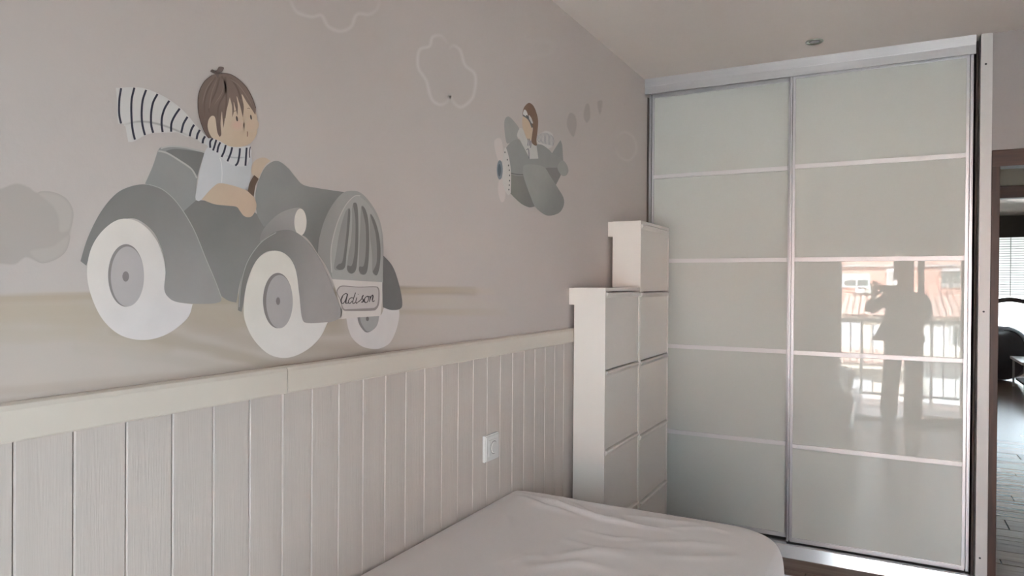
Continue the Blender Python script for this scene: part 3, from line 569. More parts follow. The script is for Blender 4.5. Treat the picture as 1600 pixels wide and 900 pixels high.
# ================================================================== bed
MX0, MX1, MY0, MY1, MZ, MB = W+.012, -.262, .44, 2.345, .655, .44
bed = empty('bed_frame', 'white bed frame under the mattress', 'bed', loc=(-.72, 1.4, 0))
q = Vector((-.72, 1.4, 0))
def bb(n, a, b, c, d, e, g, bev=.004): box(n, a-q.x, b-q.x, c-q.y, d-q.y, e, g, M_frame, bed, bev)
FX0, FX1, FY0, FY1 = W+.03, -.195, .42, 2.535
bb('platform', FX0, FX1, FY0, FY1, .40, .4385); bb('side_panel', FX1-.022, FX1-.002, FY0+.01, FY1-.01, .06, .3995)
bb('end_panel', FX0+.002, FX1-.024, FY1-.022, FY1-.002, .06, .3995); bb('end_panel', FX0+.002, FX1-.024, FY0+.002, FY0+.022, .06, .3995); bb('plinth', FX0+.05, FX1-.06, FY0+.05, FY1-.06, 0, .30, .002)
bb('drawer_front', FX1-.0015, FX1+.006, FY0+.06, 1.42, .08, .38); bb('drawer_front', FX1-.0015, FX1+.006, 1.44, FY1-.06, .08, .38)
def mattress():
    bm = bmesh.new(); cx, cy = (MX0+MX1)/2, (MY0+MY1)/2; hx, hy = (MX1-MX0)/2, (MY1-MY0)/2
    N = 480; rad = {(1,1): .17, (-1,1): .03, (-1,-1): .05, (1,-1): .14}
    def outline():
        pts = []; corners = [(1,1),(-1,1),(-1,-1),(1,-1)]
        for i, (sx, sy) in enumerate(corners):
            r = rad[(sx, sy)]; ox, oy = cx+sx*(hx-r), cy+sy*(hy-r)
            for k in range(25):
                a = i*math.pi/2 + k/24*math.pi/2; pts.append(Vector((ox+r*math.cos(a), oy+r*math.sin(a))))
        L = [0]
        for i in range(len(pts)): L.append(L[-1]+(pts[(i+1)%len(pts)]-pts[i]).length)
        out = []; j = 0
        for k in range(N):
            s = L[-1]*k/N
            while L[j+1] < s: j += 1
            t = (s-L[j])/max(1e-9, L[j+1]-L[j]); out.append(pts[j].lerp(pts[(j+1)%len(pts)], t))
        return out
    O = outline(); ridges = []
    for pts, h, wd in ([((800,764),(850,772),(940,790),(1050,797)), .010, .012], [((806,768),(860,785),(945,812),(1000,823)), .010, .011], [((815,775),(850,792),(905,806)), .008, .015],
                       [((875,778),(900,790),(930,805)), .006, .008], [((850,783),(872,790),(880,786)), .006, .006], [((940,810),(1010,825),(1060,832)), .006, .010], [((985,806),(1050,815),(1100,818)), .006, .012],
                       [((880,868),(930,862),(985,868)), .007, .022], [((830,888),(900,880),(960,890)), .006, .02], [((910,830),(960,842),(1010,843)), .004, .010], [((885,845),(930,858),(990,862)), .004, .012],
                       [((1000,850),(1080,850),(1150,855)), .004, .02], [((780,885),(820,870),(860,868)), .004, .02], [((1040,826),(1110,826),(1150,835)), .004, .012],
                       [((1030,870),(1100,872),(1160,868)), .003, .02], [((760,800),(790,810),(800,830)), .003, .02]):
        ridges.append(([onZ(a, b, MZ).xy for a, b in pts], h, wd))
    def hgt(p):
        z = 0.
        for pts, h, wd in ridges:
            best = 1e9; tt = 0
            for k in range(len(pts)-1):
                ab = pts[k+1]-pts[k]; t = max(0, min(1, (p-pts[k]).dot(ab)/ab.length_squared)); d = (p-pts[k]-ab*t).length
                if d < best: best = d; tt = (k+t)/(len(pts)-1)
            if best < 4*wd: z += 1.5*h*math.exp(-(best/wd)**2)*math.sin(math.pi*min(1, .12+.85*tt))
        z += .004*noise.noise(Vector((p.x*3.1, p.y*2.3, 0))) + .0016*noise.noise(Vector((p.x*14, p.y*9, 4)))
        return z
    rings = []; c = Vector((cx, cy)); S = [0.02+.98*(k/80)**.8 for k in range(81)]
    for s in S:
        ring = []
        for o in O:
            p = c+(o-c)*s*.965; e = max(0, (s-.90)/.10)
            ring.append(bm.verts.new((p.x, p.y, MZ-.006*e*e+hgt(p)*(1-e*.6))))
        rings.append(ring)
    for k in range(1, 19):                                        # rounded shoulder and hanging side
        t = k/18; ring = []
        for i, o in enumerate(O):
            ang = min(1, t/.35)*math.pi/2; d = (o-c).normalized()
            wob = .006*noise.noise(Vector((o.x*9, o.y*9, t*2)))*t
            bul = .012*math.sin(math.pi*min(1, max(0, (t-.2)/.8)))
            pin = .035*math.sin(ang); p = c+(o-c)*(.965+pin)+d*(bul+wob if o.x > MX0+.02 else 0)
            if t > .6 and o.x > MX0+.1: p -= d*.06*(t-.6)/.4
            if o.x > MX0+.02: pass
            z = MZ-.006-.05*(1-math.cos(ang)) if t <= .35 else MZ-.056-(t-.35)/.65*(MZ-.056-MB-.004)
            ring.append(bm.verts.new((max(p.x, MX0), p.y, z+.004*noise.noise(Vector((o.x*20, o.y*20, 1)))*(t if t < .99 else 0))))
        rings.append(ring)
    for a, b in zip(rings, rings[1:]):
        for k in range(N): bm.faces.new((a[k], a[(k+1)%N], b[(k+1)%N], b[k]))
    bm.faces.new(rings[0]); bm.faces.new(rings[-1][::-1])
    o = link('mattress', bm_mesh(bm, 'mattress', True), M_sheet)
    tag(o, 'mattress in a creased satin white sheet on the bed frame', 'mattress')
mattress()
# ================================================================== shoe cabinets
def shoe_cabinet(label, y0, y1, zt, lips):
    xb, xf = W+.026, -1.0665
    cb = empty('shoe_cabinet', label, 'cabinet', 'slim cream shoe cabinets', loc=(xb, y0, 0)); q = Vector((xb, y0, 0))
    def b_(n, a, b, c, d, e, g, par=cb, bev=.0015, m=M_cab):
        pq = parent_loc(par); return box(n, a-pq.x, b-pq.x, c-pq.y, d-pq.y, e-pq.z, g-pq.z, m, par, bev)
    bm = bmesh.new()
    for e in ((xb, xf, y0, y0+.012, 0, zt), (xb, xf, y1-.012, y1, 0, zt), (xb, xf, y0+.012, y1-.012, zt-.014, zt), (xb, xb+.006, y0+.012, y1-.012, 0, zt-.014), (xb, xf-.004, y0+.012, y1-.012, 0, .03)):
        bm_box(bm, e[0]-q.x, e[1]-q.x, e[2]-q.y, e[3]-q.y, e[4], e[5])
    link('body', bm_mesh(bm, 'body'), M_cab, cb)
    b_('wall_bracket', W+.0005, xb, y0+.004, y0+.05, zt-.075, zt-.001, bev=0); b_('wall_bracket', W+.0005, xb, y1-.05, y1-.004, zt-.075, zt-.001, bev=0)
    zz = lips+[.032]
    for a, b in zip(zz, zz[1:]):
        fl = b_('flap', xf-.012, xf-.003, y0+.015, y1-.015, b+.0015, a-.020)
        pq = parent_loc(fl)
        # pressed lip: a rolled ledge that overhangs the flap
        extrude_profile('handle_lip', [(xf-.012-pq.x, a-.028-pq.z), (xf-.003-pq.x, a-.028-pq.z), (xf+.007-pq.x, a-.014-pq.z), (xf+.008-pq.x, a-.010-pq.z), (xf+.004-pq.x, a-.005-pq.z), (xf-.012-pq.x, a-.004-pq.z)], 1, y0+.018-pq.y, y1-.018-pq.y, M_cab, fl)
    return cb
shoe_cabinet('lower cream shoe cabinet with four tilting flaps, nearer the bed', 2.852, 3.333, 1.404, [1.388, 1.047, .700, .362])
shoe_cabinet('taller cream shoe cabinet with five tilting flaps beside the wardrobe', 3.337, 3.845, 1.735, [1.722, 1.384, 1.043, .675, .340])
# ------------------------------------------------------------------ wall outlet
a, b = onX(751, 681), onX(771.5, 714); oy0, oy1, oz0, oz1 = 2.093, 2.188, .798, .889
xo = W+.0098
out = empty('wall_outlet', 'white square outlet with round centre on the panelling', 'outlet', loc=(xo, (oy0+oy1)/2, (oz0+oz1)/2))
hw, hh = (oy1-oy0)/2, (oz1-oz0)/2
bm = bmesh.new(); bm_box(bm, 0, .013, -hw, hw, -hh, hh)
bmesh.ops.bevel(bm, geom=[e for e in bm.edges if all(v.co.x > .01 for v in e.verts)], offset=.004, segments=3, affect='EDGES'); link('plate', bm_mesh(bm, 'plate'), M_white, out)
box('inner_plate', .0132, .0150, -hw*.62, hw*.62, -hh*.62, hh*.62, M_white, out, .0008)
bm = bmesh.new(); tube(bm, [(.0150, .004, 0), (.0185, .004, 0), (.0192, .004, 0)], [.0205, .0205, .0185], 28); link('round_cover', bm_mesh(bm, 'round_cover'), M_white, out)
bm = bmesh.new(); tube(bm, [(.0150, .004, 0), (.0158, .004, 0)], .0235, 28); link('cover_ring', bm_mesh(bm, 'cover_ring'), mat('grey_ring', (.35, .34, .33), .5), out)
# ------------------------------------------------------------------ ceiling spot
lc = onZ(1272.5, 64.5, ZC); sp = empty('ceiling_spotlight', 'small round recessed spotlight in the ceiling', 'spotlight', loc=lc)
bm = bmesh.new(); N = 32; pr = [(.040, 0), (.041, -.004), (.037, -.007), (.030, -.005), (.027, 0)]
rg = [[bm.verts.new((r*math.cos(2*math.pi*k/N), r*math.sin(2*math.pi*k/N), z)) for k in range(N)] for r, z in pr]
for a, b in zip(rg, rg[1:]):
    for k in range(N): bm.faces.new((a[k], a[(k+1)%N], b[(k+1)%N], b[k]))
link('ring', bm_mesh(bm, 'ring', True), mat('satin_nickel', (.42, .43, .38), .3, metal=.9), sp)
bm = bmesh.new(); tube(bm, [(0,0,-.0005), (0,0,-.003)], [.0268, .022], 28); link('lamp', bm_mesh(bm, 'lamp'), mat('lamp_lens', (.05, .05, .04), .15), sp)
# ================================================================== balcony door, shutter, balcony, the street
bd = empty('window_1', 'grey green aluminium balcony door frame behind the photographer', kind='structure', loc=(OX0, YB+.1, 0)); q = Vector((OX0, YB+.1, 0))
def wb(n, a, b, c, d, e, g, m=M_green, bev=.003): return box(n, a-q.x, b-q.x, c-q.y, d-q.y, e, g, m, bd, bev)
yw = YB+.12
wb('frame_side', OX0, OX0+.02, yw, yw+.06, 0, 2.16); wb('frame_side', OX1-.045, OX1, yw, yw+.06, 0, 2.16); wb('frame_head', OX0, OX1, yw, yw+.06, 2.10, 2.16); wb('threshold', OX0, OX1, YB+.02, YI-.02, -.012, .02)
sx = [seen(p, 430, yw).x for p in (1416, 1428, 1434, 1444)]
wb('leaf_stile', sx[0], sx[1], yw+.005, yw+.03, .02, 2.1); wb('leaf_stile', sx[2], sx[3], yw+.03, yw+.055, .02, 2.1)
wb('bottom_rail', sx[3], OX1-.045, yw+.03, yw+.055, .02, .08); e_ = seen(1501, 470, yw).x; wb('leaf_stile', e_, e_+.045, yw+.03, yw+.055, .02, 2.1); wb('pane', sx[3], OX1-.045, yw+.04, yw+.045, .08, 2.1, glass_mat(), 0)
for py in (420, 438): s = seen(1504, py, YI); wb('latch', s.x-.02, s.x+.015, yw+.056, yw+.075, s.z-.022, s.z+.022, M_white)
zsh = seen(1400, 406, YB+.06).z
sh = empty('roller_shutter', 'grey roller shutter half lowered over the balcony door', 'shutter', loc=(OX0, YB+.05, zsh)); n_sl = 10; hs_ = (2.16-zsh)/n_sl
prf = [(0, 0), (.010, .006), (.013, hs_*.5), (.010, hs_-.006), (0, hs_-.001), (-.002, hs_-.001), (-.002, 0)]
for k in range(n_sl): extrude_profile('slat', [(a, b+k*hs_) for a, b in prf], 0, .003, .71-OX0, M_shut, sh)
slab = box('balcony_slab', -2.2, 2.6, -2.08, YB, -.16, -.012, mat('white_terrace', (.82, .82, .82), .12, var=.03), kind='structure')
rl = empty('balcony_railing', 'thin metal balcony railing mirrored in the wardrobe glass', 'railing', loc=(0, -1.98, -.012)); M_rail = mat('rail_grey', (.48, .48, .46), .5)
box('hand_rail', -2.2, 2.6, -.025, .025, .985, 1.02, M_rail, rl, .004); box('foot_rail', -2.2, 2.6, -.015, .015, .07, .10, M_rail, rl, .003)
x0 = seen(1346, 560, -1.98).x; st = seen(1363.6, 560, -1.98).x-x0
bar = None
for k in range(-14, 20):
    th = .015 if k % 6 == 0 else .006
    if -2.15 < x0+k*st < 2.55: box('bar', x0+k*st-th, x0+k*st+th, -th, th, 0 if th > .01 else .08, .99, M_rail, rl)
box('added_sky_slab', -2.2, 2.6, -2.9, YB, ZC+.0, ZC+.25, MATS['white_terrace'], kind='structure')  # unseen slab added to cut high sky light near the window
# --- houses across the street
def facade(root, y, rect, m, name='wall', dep=.3):
    x0_, z1_ = rect[0], rect[3]; pq = parent_loc(root)
    return box(name, rect[0]-pq.x, rect[1]-pq.x, y-dep-pq.y, y-pq.y, rect[2]-pq.z, rect[3]-pq.z, m, root)
def rect_px(a, b, c, d, y): p, r = seen(a, c, y), seen(b, d, y); return min(p.x, r.x), max(p.x, r.x), min(p.z, r.z), max(p.z, r.z)
M_brick = mat('salmon_render', (.62, .36, .28), .85, var=.06, scale=2); M_cream = mat('cream_render', (.80, .72, .60), .85, var=.04, scale=2)
M_pale = mat('pale_render', (.78, .78, .77), .85, var=.04); M_peach = mat('peach_render', (.80, .69, .60), .85, var=.04); M_wh = mat('white_joinery', (.68, .68, .68), .5); M_dg = mat('dark_pane', (.12, .15, .14), .15)
M_tile = mat('roof_tile', (.62, .43, .36), .8, var=.2, scale=5); M_gr = mat('grey_sill', (.45, .44, .42), .7)
up = empty('apartment_building', 'salmon brick apartment block above the tiled roof, mirrored in glass', 'building', loc=(0, -19, -9)); YU = -17.6
facade(up, YU, (-9, 9, -9, 2.5), M_brick, 'wall', 6)
def window(root, px, y, panes, m_frame=M_wh, m_pane=M_dg, split=None):
    x0_, x1_, z0_, z1_ = rect_px(*px, y); pq = parent_loc(root)
    f_ = box('window', x0_-pq.x, x1_-pq.x, y-pq.y, y+.05-pq.y, z0_-pq.z, z1_-pq.z, m_frame, root, .005)
    for p in panes:
        a0, a1, b0, b1 = rect_px(*p, y); box('pane', a0-pq.x, a1-pq.x, y+.045-pq.y, y+.06-pq.y, b0-pq.z, b1-pq.z, m_pane, f_)
    return f_
window(up, (1313, 1359.5, 428, 449.5), YU, [(1320.5, 1337.5, 437.5, 446.5), (1340.5, 1356.5, 437.5, 446.5)])
window(up, (1385.5, 1410, 419.5, 448), YU, [(1388, 1399, 423, 446)], m_pane=mat('net_curtain', (.45, .44, .42), .7))
window(up, (1471.5, 1501, 418.5, 450), YU, [(1472.5, 1480.5, 424, 449), (1483, 1489, 424, 449), (1491, 1500, 424, 449)], m_frame=mat('grey_green_frame', (.42, .44, .41), .5))
r = rect_px(1300, 1418, 413.5, 416.5, YU); facade(up, YU+.12, (-9, 9, r[2], r[3]), M_gr, 'string_course', .12)
for px in ((1471.5, 1500, 443.5, 444.5), (1471.5, 1500, 446.5, 447.3)): r = rect_px(*px, YU+.3); facade(up, YU+.3, r, M_wh, 'window_rail', .03)
for k in range(5): r = rect_px(1472+k*6, 1476+k*6, 419, 423.5, YU+.2); facade(up, YU+.2, r, M_wh, 'awning_scallop', .05)
low = empty('tiled_house', 'cream house with a terracotta tile roof, mirrored in glass', 'building', loc=(0, -16, -9)); YL = -15.
zt, ze = seen(1400, 463.5, YU+.02).z, seen(1400, 493, YL+.2).z
xc = seen(1425, 520, YL).x; zf = seen(1400, 500, YL).z; zm = seen(1400, 575, YL).z
facade(low, YL, (-7, xc, zm-.05, zf), M_cream, 'wall', 2.4); facade(low, YL, (xc, 8, zm-.05, zf), M_pale, 'wall', 2.4)
zq = seen(1400, 640, YL).z; facade(low, YL+.001, (-7, xc, zq, zm-.05), M_peach, 'wall', 2.4); facade(low, YL+.001, (-7, xc, -9, zq), M_pale, 'wall', 2.4); facade(low, YL+.001, (xc, 8, -9, zm-.05), M_pale, 'wall', 2.4)
facade(low, YL+.14, (-7, 8, ze-.16, ze-.03), M_cream, 'cornice', .5)
# barrel tile roof: each row of tiles a child
def tile_roof(root, x0_, x1_, yb, zb, yf, zf_, pitch_=.17, group='roof'):
    pq = parent_loc(root); base = bpy.data.meshes.new('roof_slab'); base.from_pydata([Vector(v)-pq for v in ((x0_, yb, zb-.04), (x1_, yb, zb-.04), (x1_, yf, zf_-.04), (x0_, yf, zf_-.04))], [], [(0,1,2,3)]); link('roof_slab', base, M_tile, root)
    L = Vector((0, yf-yb, zf_-zb)); seg = 7; bm = bmesh.new()
    for s in range(seg):
        a, b = Vector((0,0,0))+L*(s/seg), L*((s+1.08)/seg); ra, rb = .062, .075; ring = []
        for p_, rr in ((a, ra), (b, rb)): ring.append([bm.verts.new(p_+Vector((rr*math.cos(math.pi*k/6), 0, rr*math.sin(math.pi*k/6)+.01))) for k in range(7)])
        for k in range(6): bm.faces.new((ring[0][k], ring[0][k+1], ring[1][k+1], ring[1][k]))
        bm.faces.new(ring[1][::-1])
    me = bm_mesh(bm, 'tile_row', True); me.materials.append(M_tile); x_ = x0_+.08
    while x_ < x1_:
        o = link('tile_row', me, None, root); o.location = Vector((x_, yb, zb))-pq; x_ += pitch_
tile_roof(low, -3.6, 5.2, YU+.02, zt, YL+.22, ze)
zt2, ze2 = seen(1400, 548, YL+.02).z, seen(1400, 568, YL+.5).z
tile_roof(low, -2.6, xc, YL+.02, zt2, YL+.5, ze2)
facade(low, YL+.42, (-2.6, xc, ze2-.20, ze2-.03), M_cream, 'cornice', .42)
window(low, (1312, 1345, 502, 549), YL, [(1314, 1328, 504, 548), (1330.5, 1343, 504, 548)], m_pane=mat('white_louvre', (.56, .56, .58), .6))
window(low, (1362, 1372, 508, 546), YL, [])
window(low, (1485, 1510, 508, 540), YL, [(1489, 1506, 510, 539)])
r = rect_px(1440, 1505, 527, 529, YL+.6); facade(low, YL+.6, (r[0], 8, r[2], r[3]), M_wh, 'balcony_rail', .05)
r2 = rect_px(1440, 1505, 527, 553, YL+.6); facade(low, YL+.62, (r[0], 8, r2[2]-.12, r2[2]), M_cream, 'balcony_slab', .62)
x_ = r[0]
while x_ < 3.6: facade(low, YL+.6, (x_, x_+.03, r2[2], r[3]), M_wh, 'baluster', .03); x_ += .115
window(low, (1319, 1361, 586, 640), YL, [(1321, 1342, 588, 640), (1347, 1358, 588, 640)], m_pane=MATS['white_louvre'])
window(low, (1438, 1455, 589, 620), YL, [(1439, 1450, 591, 617)], m_pane=mat('pale_blind', (.55, .57, .53), .6))
ac = box('air_conditioner', *rect_px(1336, 1351, 451, 458, YU+.3)[:2], YU+.051, YU+.35, *rect_px(1336, 1351, 451, 458, YU+.3)[2:], M_wh, None, .01); tag(ac, 'small white air conditioner on the brick wall above the tiles', 'air conditioner')
vt = box('vent_box', *rect_px(1353, 1364, 449, 458, YU+.3)[:2], YU+.051, YU+.35, *rect_px(1353, 1364, 449, 458, YU+.3)[2:], mat('vent_green', (.50, .54, .48), .6), None, .01); tag(vt, 'pale green louvred vent box beside the air conditioner', 'vent')
box('added_storeys', -9, 9, YB, 14.1, ZC+.26, 12.5, M_plaster, kind='structure')  # unseen mass added to throw shade on the lower facade and street
box('street', -30, 30, -40, 60, -9.2, -9, mat('street_paving', (.35, .34, .32), .9), kind='structure')
# ================================================================== living room beyond the hall
wf = empty('window_2', 'tall window of the living room beyond the hall', kind='structure', loc=(.9, 13.95, .12)); q = Vector((.9, 13.95, .12))
M_wf = mat('white_window', (.75, .75, .74), .4)
for bx in ((.9, .96, .12, 2.55), (3.34, 3.4, .12, 2.55), (2.12, 2.18, .18, 2.49), (.96, 3.34, .12, .18), (.96, 3.34, 2.49, 2.55)): box('window_frame', bx[0]-q.x, bx[1]-q.x, 0, .05, bx[2]-q.z, bx[3]-q.z, M_wf, wf, .003)
for bx in ((.96, 2.12), (2.18, 3.34)): box('pane', bx[0]-q.x, bx[1]-q.x, .02, .026, .06, 2.37, glass_mat(), wf)
YBl = 13.82; bl = empty('window_blind', 'white slatted blind with a dark scalloped hem in the far room', 'blind', loc=(1.9, YBl, 1.2)); q = Vector((1.9, YBl, 1.2))
zb0, zb1, zb2 = onY(1578, 337, YBl).z, onY(1578, 371, YBl).z, onY(1578, 464, YBl).z
M_bd = mat('dark_taupe_fabric', (.07, .065, .06), .8); M_sl = translucent('white_slat', (.80, .80, .78), .6)
box('pelmet', 1.0-q.x, 3.3-q.x, -.03, .05, zb1-q.z, min(zb0, ZC-.01)-q.z, M_bd, bl, .01)
ns = 25; hs2 = (zb1-zb2)/ns; bm = bmesh.new(); bm_box(bm, 1.02-q.x, 3.28-q.x, -.012, -.010, 0, hs2*1.28); sm = bm_mesh(bm, 'slat'); sm.materials.append(M_sl); rdm = bpy.data.meshes.new('slat_line'); bm = bmesh.new(); bm_box(bm, 1.02-q.x, 3.28-q.x, -.024, -.016, 0, .009); bm.to_mesh(rdm); bm.free(); rdm.materials.append(mat('slat_line_grey', (.32, .32, .31), .6))
for k in range(ns): o = link('slat', sm, None, bl); rd = link('slat_line', rdm, None, o); o.location = (0, 0, zb2+k*hs2-q.z); o.rotation_euler = (-.12, 0, 0)  # added grey strip stands in for the shaded line between slats
bm = bmesh.new(); xs = [1.02+2.26*k/90 for k in range(91)]; xcd = onY(1578, 460, YBl).x
for k in range(90):
    za, zc_ = [zb2-.05+.045*(.5+.5*math.cos(2*math.pi*(x-xcd)/.75))**1.6 for x in (xs[k], xs[k+1])]
    v = [bm.verts.new((x-q.x, y_, z-q.z)) for y_ in (-.03, -.014) for x, z in ((xs[k], za-.075), (xs[k+1], zc_-.075), (xs[k+1], zc_), (xs[k], za))]
    for f in ((0,1,2,3),(7,6,5,4),(0,4,5,1),(2,6,7,3)): bm.faces.new([v[i] for i in f])
link('hem', bm_mesh(bm, 'hem'), M_bd, bl)
bm = bmesh.new(); tube(bm, [(xcd-q.x, -.035, zb2-q.z), (xcd-q.x, -.035, zb1-q.z)], .006, 8); link('cord', bm_mesh(bm, 'cord'), MATS['rail_grey'], bl)
bm = bmesh.new(); xk = onY(1575, 520, YBl-.1).x; tube(bm, [(xk-q.x, -.08, zb2-.1-q.z), (xk-q.x, -.08, zb2-.9-q.z)], .006, 8); link('pull_cord', bm_mesh(bm, 'pull_cord'), M_white, bl)
# pale house outside, then an unseen overhang added to shade that window
oh = empty('opposite_house', 'pale house opposite the far living room window', 'building', loc=(0, 33, -9)); box('wall', -14, 20, 0, 6, 0, 12.2, M_pale, oh); box('parapet', -14.2, 20.2, -.2, 6.2, 12.2, 12.5, M_cream, oh)
box('added_sun_overhang', -.5, 4.5, 14.1, 16.4, ZC, ZC+.2, M_plaster, kind='structure')  # unseen slab added to keep the sun out of the living room
box('terrace', -.5, 4.5, 14.1, 16.4, -.2, -.02, MATS['white_terrace'], kind='structure')
def round_seat():
    p = onY(1551, 545, 12.95); ch = empty('round_seat', 'dark grey rounded bean bag seat by the far window', 'seat', loc=(p.x, 12.95, 0)); Mx = mat('charcoal_fabric', (.05, .05, .062), .7, var=.1, scale=20)
    zt_ = onY(1553, 507, 12.95).z; zc, N, K = zt_*.50, 48, 26
    def sit(v):                                    # hollow pressed into the front of the top
        d = (Vector((v.x, v.y+.16))).length
        return v.z-.10*math.exp(-(d/.2)**2)*max(0, min(1, (v.z-zc)/.2))
    bm = bmesh.new(); rings = []
    for j in range(1, K):
        t = math.pi*j/K; z = zc-zc*math.cos(t)*(.985); r = .50*math.sin(t)**.72
        ring = []
        for i in range(N):
            a = 2*math.pi*i/N; v = Vector((r*math.cos(a), r*math.sin(a), max(0, z))); v.z = sit(v); ring.append(bm.verts.new(v))
        rings.append(ring)
    for a, b in zip(rings, rings[1:]):
        for k in range(N): bm.faces.new((a[k], a[(k+1)%N], b[(k+1)%N], b[k]))
    bm.faces.new(rings[0][::-1]); bm.faces.new(rings[-1]); link('cover', bm_mesh(bm, 'cover', True), Mx, ch)
    for k in range(6):
        a = math.pi*k/3+.3; pts = []
        for j in range(2, K-1):
            t = math.pi*j/K; r = .503*math.sin(t)**.72; v = Vector((r*math.cos(a), r*math.sin(a), zc-zc*math.cos(t)*.985+.002)); v.z = sit(v); pts.append(v)
        bm = bmesh.new(); tube(bm, pts, .006, 6); link('piping', bm_mesh(bm, 'piping', True), MATS['charcoal_fabric'], ch)
round_seat()
tb = onZ(1578, 556, .43); tbl = empty('side_table', 'white topped low table in the far living room', 'table', loc=(tb.x, tb.y-1.0, 0))
box('table_top', 0, 1.1, 0, 1.0, .395, .43, M_white, tbl, .004)
for x_, y_ in ((.04, .04), (1.06, .04), (.04, .96), (1.06, .96)): box('leg', x_-.012, x_+.012, y_-.012, y_+.012, 0, .394, mat('thin_steel', (.3, .3, .3), .3, metal=.8), tbl)
box('shelf', .06, 1.04, .06, .94, .10, .13, M_browx, tbl, .003)
bm = bmesh.new(); tube(bm, [(0,0,0), (0,0,.01), (0,0,.05), (0,0,.09), (0,0,.10)], [.05, .07, .10, .09, .085], 20); o = link('bowl', bm_mesh(bm, 'bowl', True), mat('blue_glaze', (.04, .09, .13), .2)); o.location = (tb.x+.22, tb.y-.3, .4302)
tag(o, 'small dark bowl standing on the low table', 'bowl')
# ================================================================== the photographer, seen only in the glass
per = empty('person', 'person in a dark jacket photographing, mirrored in the wardrobe glass', 'person', loc=(.165, -.26, 0)); PO = Vector((.165, -.26, 0))
M_skin = mat('skin', (.48, .30, .22), .5); M_jack = mat('dark_jacket', (.055, .055, .06), .7, var=.15); M_trou = mat('dark_trousers', (.04, .042, .05), .7, var=.12); M_hair = mat('brown_hair', (.05, .03, .02), .5); M_tee = mat('pale_shirt', (.42, .41, .40), .8); M_shoe = mat('dark_shoes', (.03, .03, .03), .5)
def skin(name, nodes, edges, m, parent=per, root=0, sub=2):
    keys = list(nodes); me = bpy.data.meshes.new(name); me.from_pydata([Vector(nodes[k][:3])-PO for k in keys], [(keys.index(a), keys.index(b)) for a, b in edges], [])
    o = link(name, me, m, parent); md = o.modifiers.new('skin', 'SKIN'); md.use_smooth_shade = True
    for i, k in enumerate(keys):
        r = nodes[k][3]; me.skin_vertices[0].data[i].radius = ((r[1], r[0]) if name != 'shoe' else r) if isinstance(r, tuple) else (r, r)
        me.skin_vertices[0].data[i].use_root = (i == root)
    s = o.modifiers.new('smooth', 'SUBSURF'); s.levels = s.render_levels = sub
    return o
nd = {'pel': (.165,-.26,.90,(.13,.10)), 'wai': (.165,-.26,1.06,(.115,.085)), 'che': (.168,-.262,1.24,(.14,.10)), 'nb': (.158,-.258,1.36,(.07,.06)), 'nk': (.153,-.245,1.43,.048), 'jaw': (.150,-.222,1.485,(.058,.062)), 'hd': (.150,-.225,1.545,(.070,.080)), 'tp': (.150,-.235,1.61,(.062,.07)), 'cr': (.150,-.24,1.645,(.03,.035)),
      'sl': (.015,-.262,1.315,.052), 'el': (-.138,-.155,1.185,.042), 'wl': (-.118,-.055,1.285,.027), 'pm': (-.098,-.040,1.345,(.034,.016)),
      'f1a': (-.126,-.034,1.40,.0105), 'f1b': (-.140,-.034,1.452,.0095), 'f2a': (-.108,-.032,1.412,.0105), 'f2b': (-.112,-.030,1.478,.0095), 'f3a': (-.088,-.032,1.410,.0105), 'f3b': (-.083,-.030,1.476,.0095), 'f4a': (-.070,-.033,1.400,.010), 'f4b': (-.056,-.034,1.456,.009), 'th': (-.062,-.030,1.350,.010), 'th2': (-.046,-.024,1.372,.009),
      'sr': (.315,-.262,1.315,.052), 'er': (.345,-.185,1.130,.042), 'wr': (.172,-.075,1.300,.027), 'pr': (.135,-.055,1.350,(.032,.018)), 'g1': (.112,-.030,1.432,.008), 'g1b': (.090,-.016,1.438,.007), 'g2': (.118,-.012,1.405,.008), 'g2b': (.102,-.010,1.400,.007), 'g3': (.118,-.014,1.385,.008), 'g3b': (.100,-.010,1.380,.007), 'g4': (.116,-.016,1.362,.007), 'g4b': (.100,-.011,1.358,.0065), 'gt': (.105,-.045,1.338,.009), 'gt2': (.080,-.038,1.340,.008),
      'hl': (.080,-.255,.85,.085), 'kl': (.050,-.245,.47,.055), 'al': (.028,-.262,.09,.038), 'tl': (.012,-.13,.035,.03), 'hr': (.252,-.258,.85,.085), 'kr': (.248,-.25,.47,.055), 'ar': (.240,-.275,.09,.038), 'tr': (.262,-.145,.035,.03)}
ed = [('pel','wai'),('wai','che'),('che','nb'),('nb','nk'),('nk','jaw'),('jaw','hd'),('hd','tp'),('tp','cr'),('che','sl'),('sl','el'),('el','wl'),('wl','pm'),('pm','f1a'),('f1a','f1b'),('pm','f2a'),('f2a','f2b'),('pm','f3a'),('f3a','f3b'),('pm','f4a'),('f4a','f4b'),('pm','th'),('th','th2'),
      ('che','sr'),('sr','er'),('er','wr'),('wr','pr'),('pr','g1'),('g1','g1b'),('pr','g2'),('g2','g2b'),('pr','g3'),('g3','g3b'),('pr','g4'),('g4','g4b'),('pr','gt'),('gt','gt2'),('pel','hl'),('hl','kl'),('kl','al'),('al','tl'),('pel','hr'),('hr','kr'),('kr','ar'),('ar','tr')]
body = skin('body', nd, ed, M_skin)
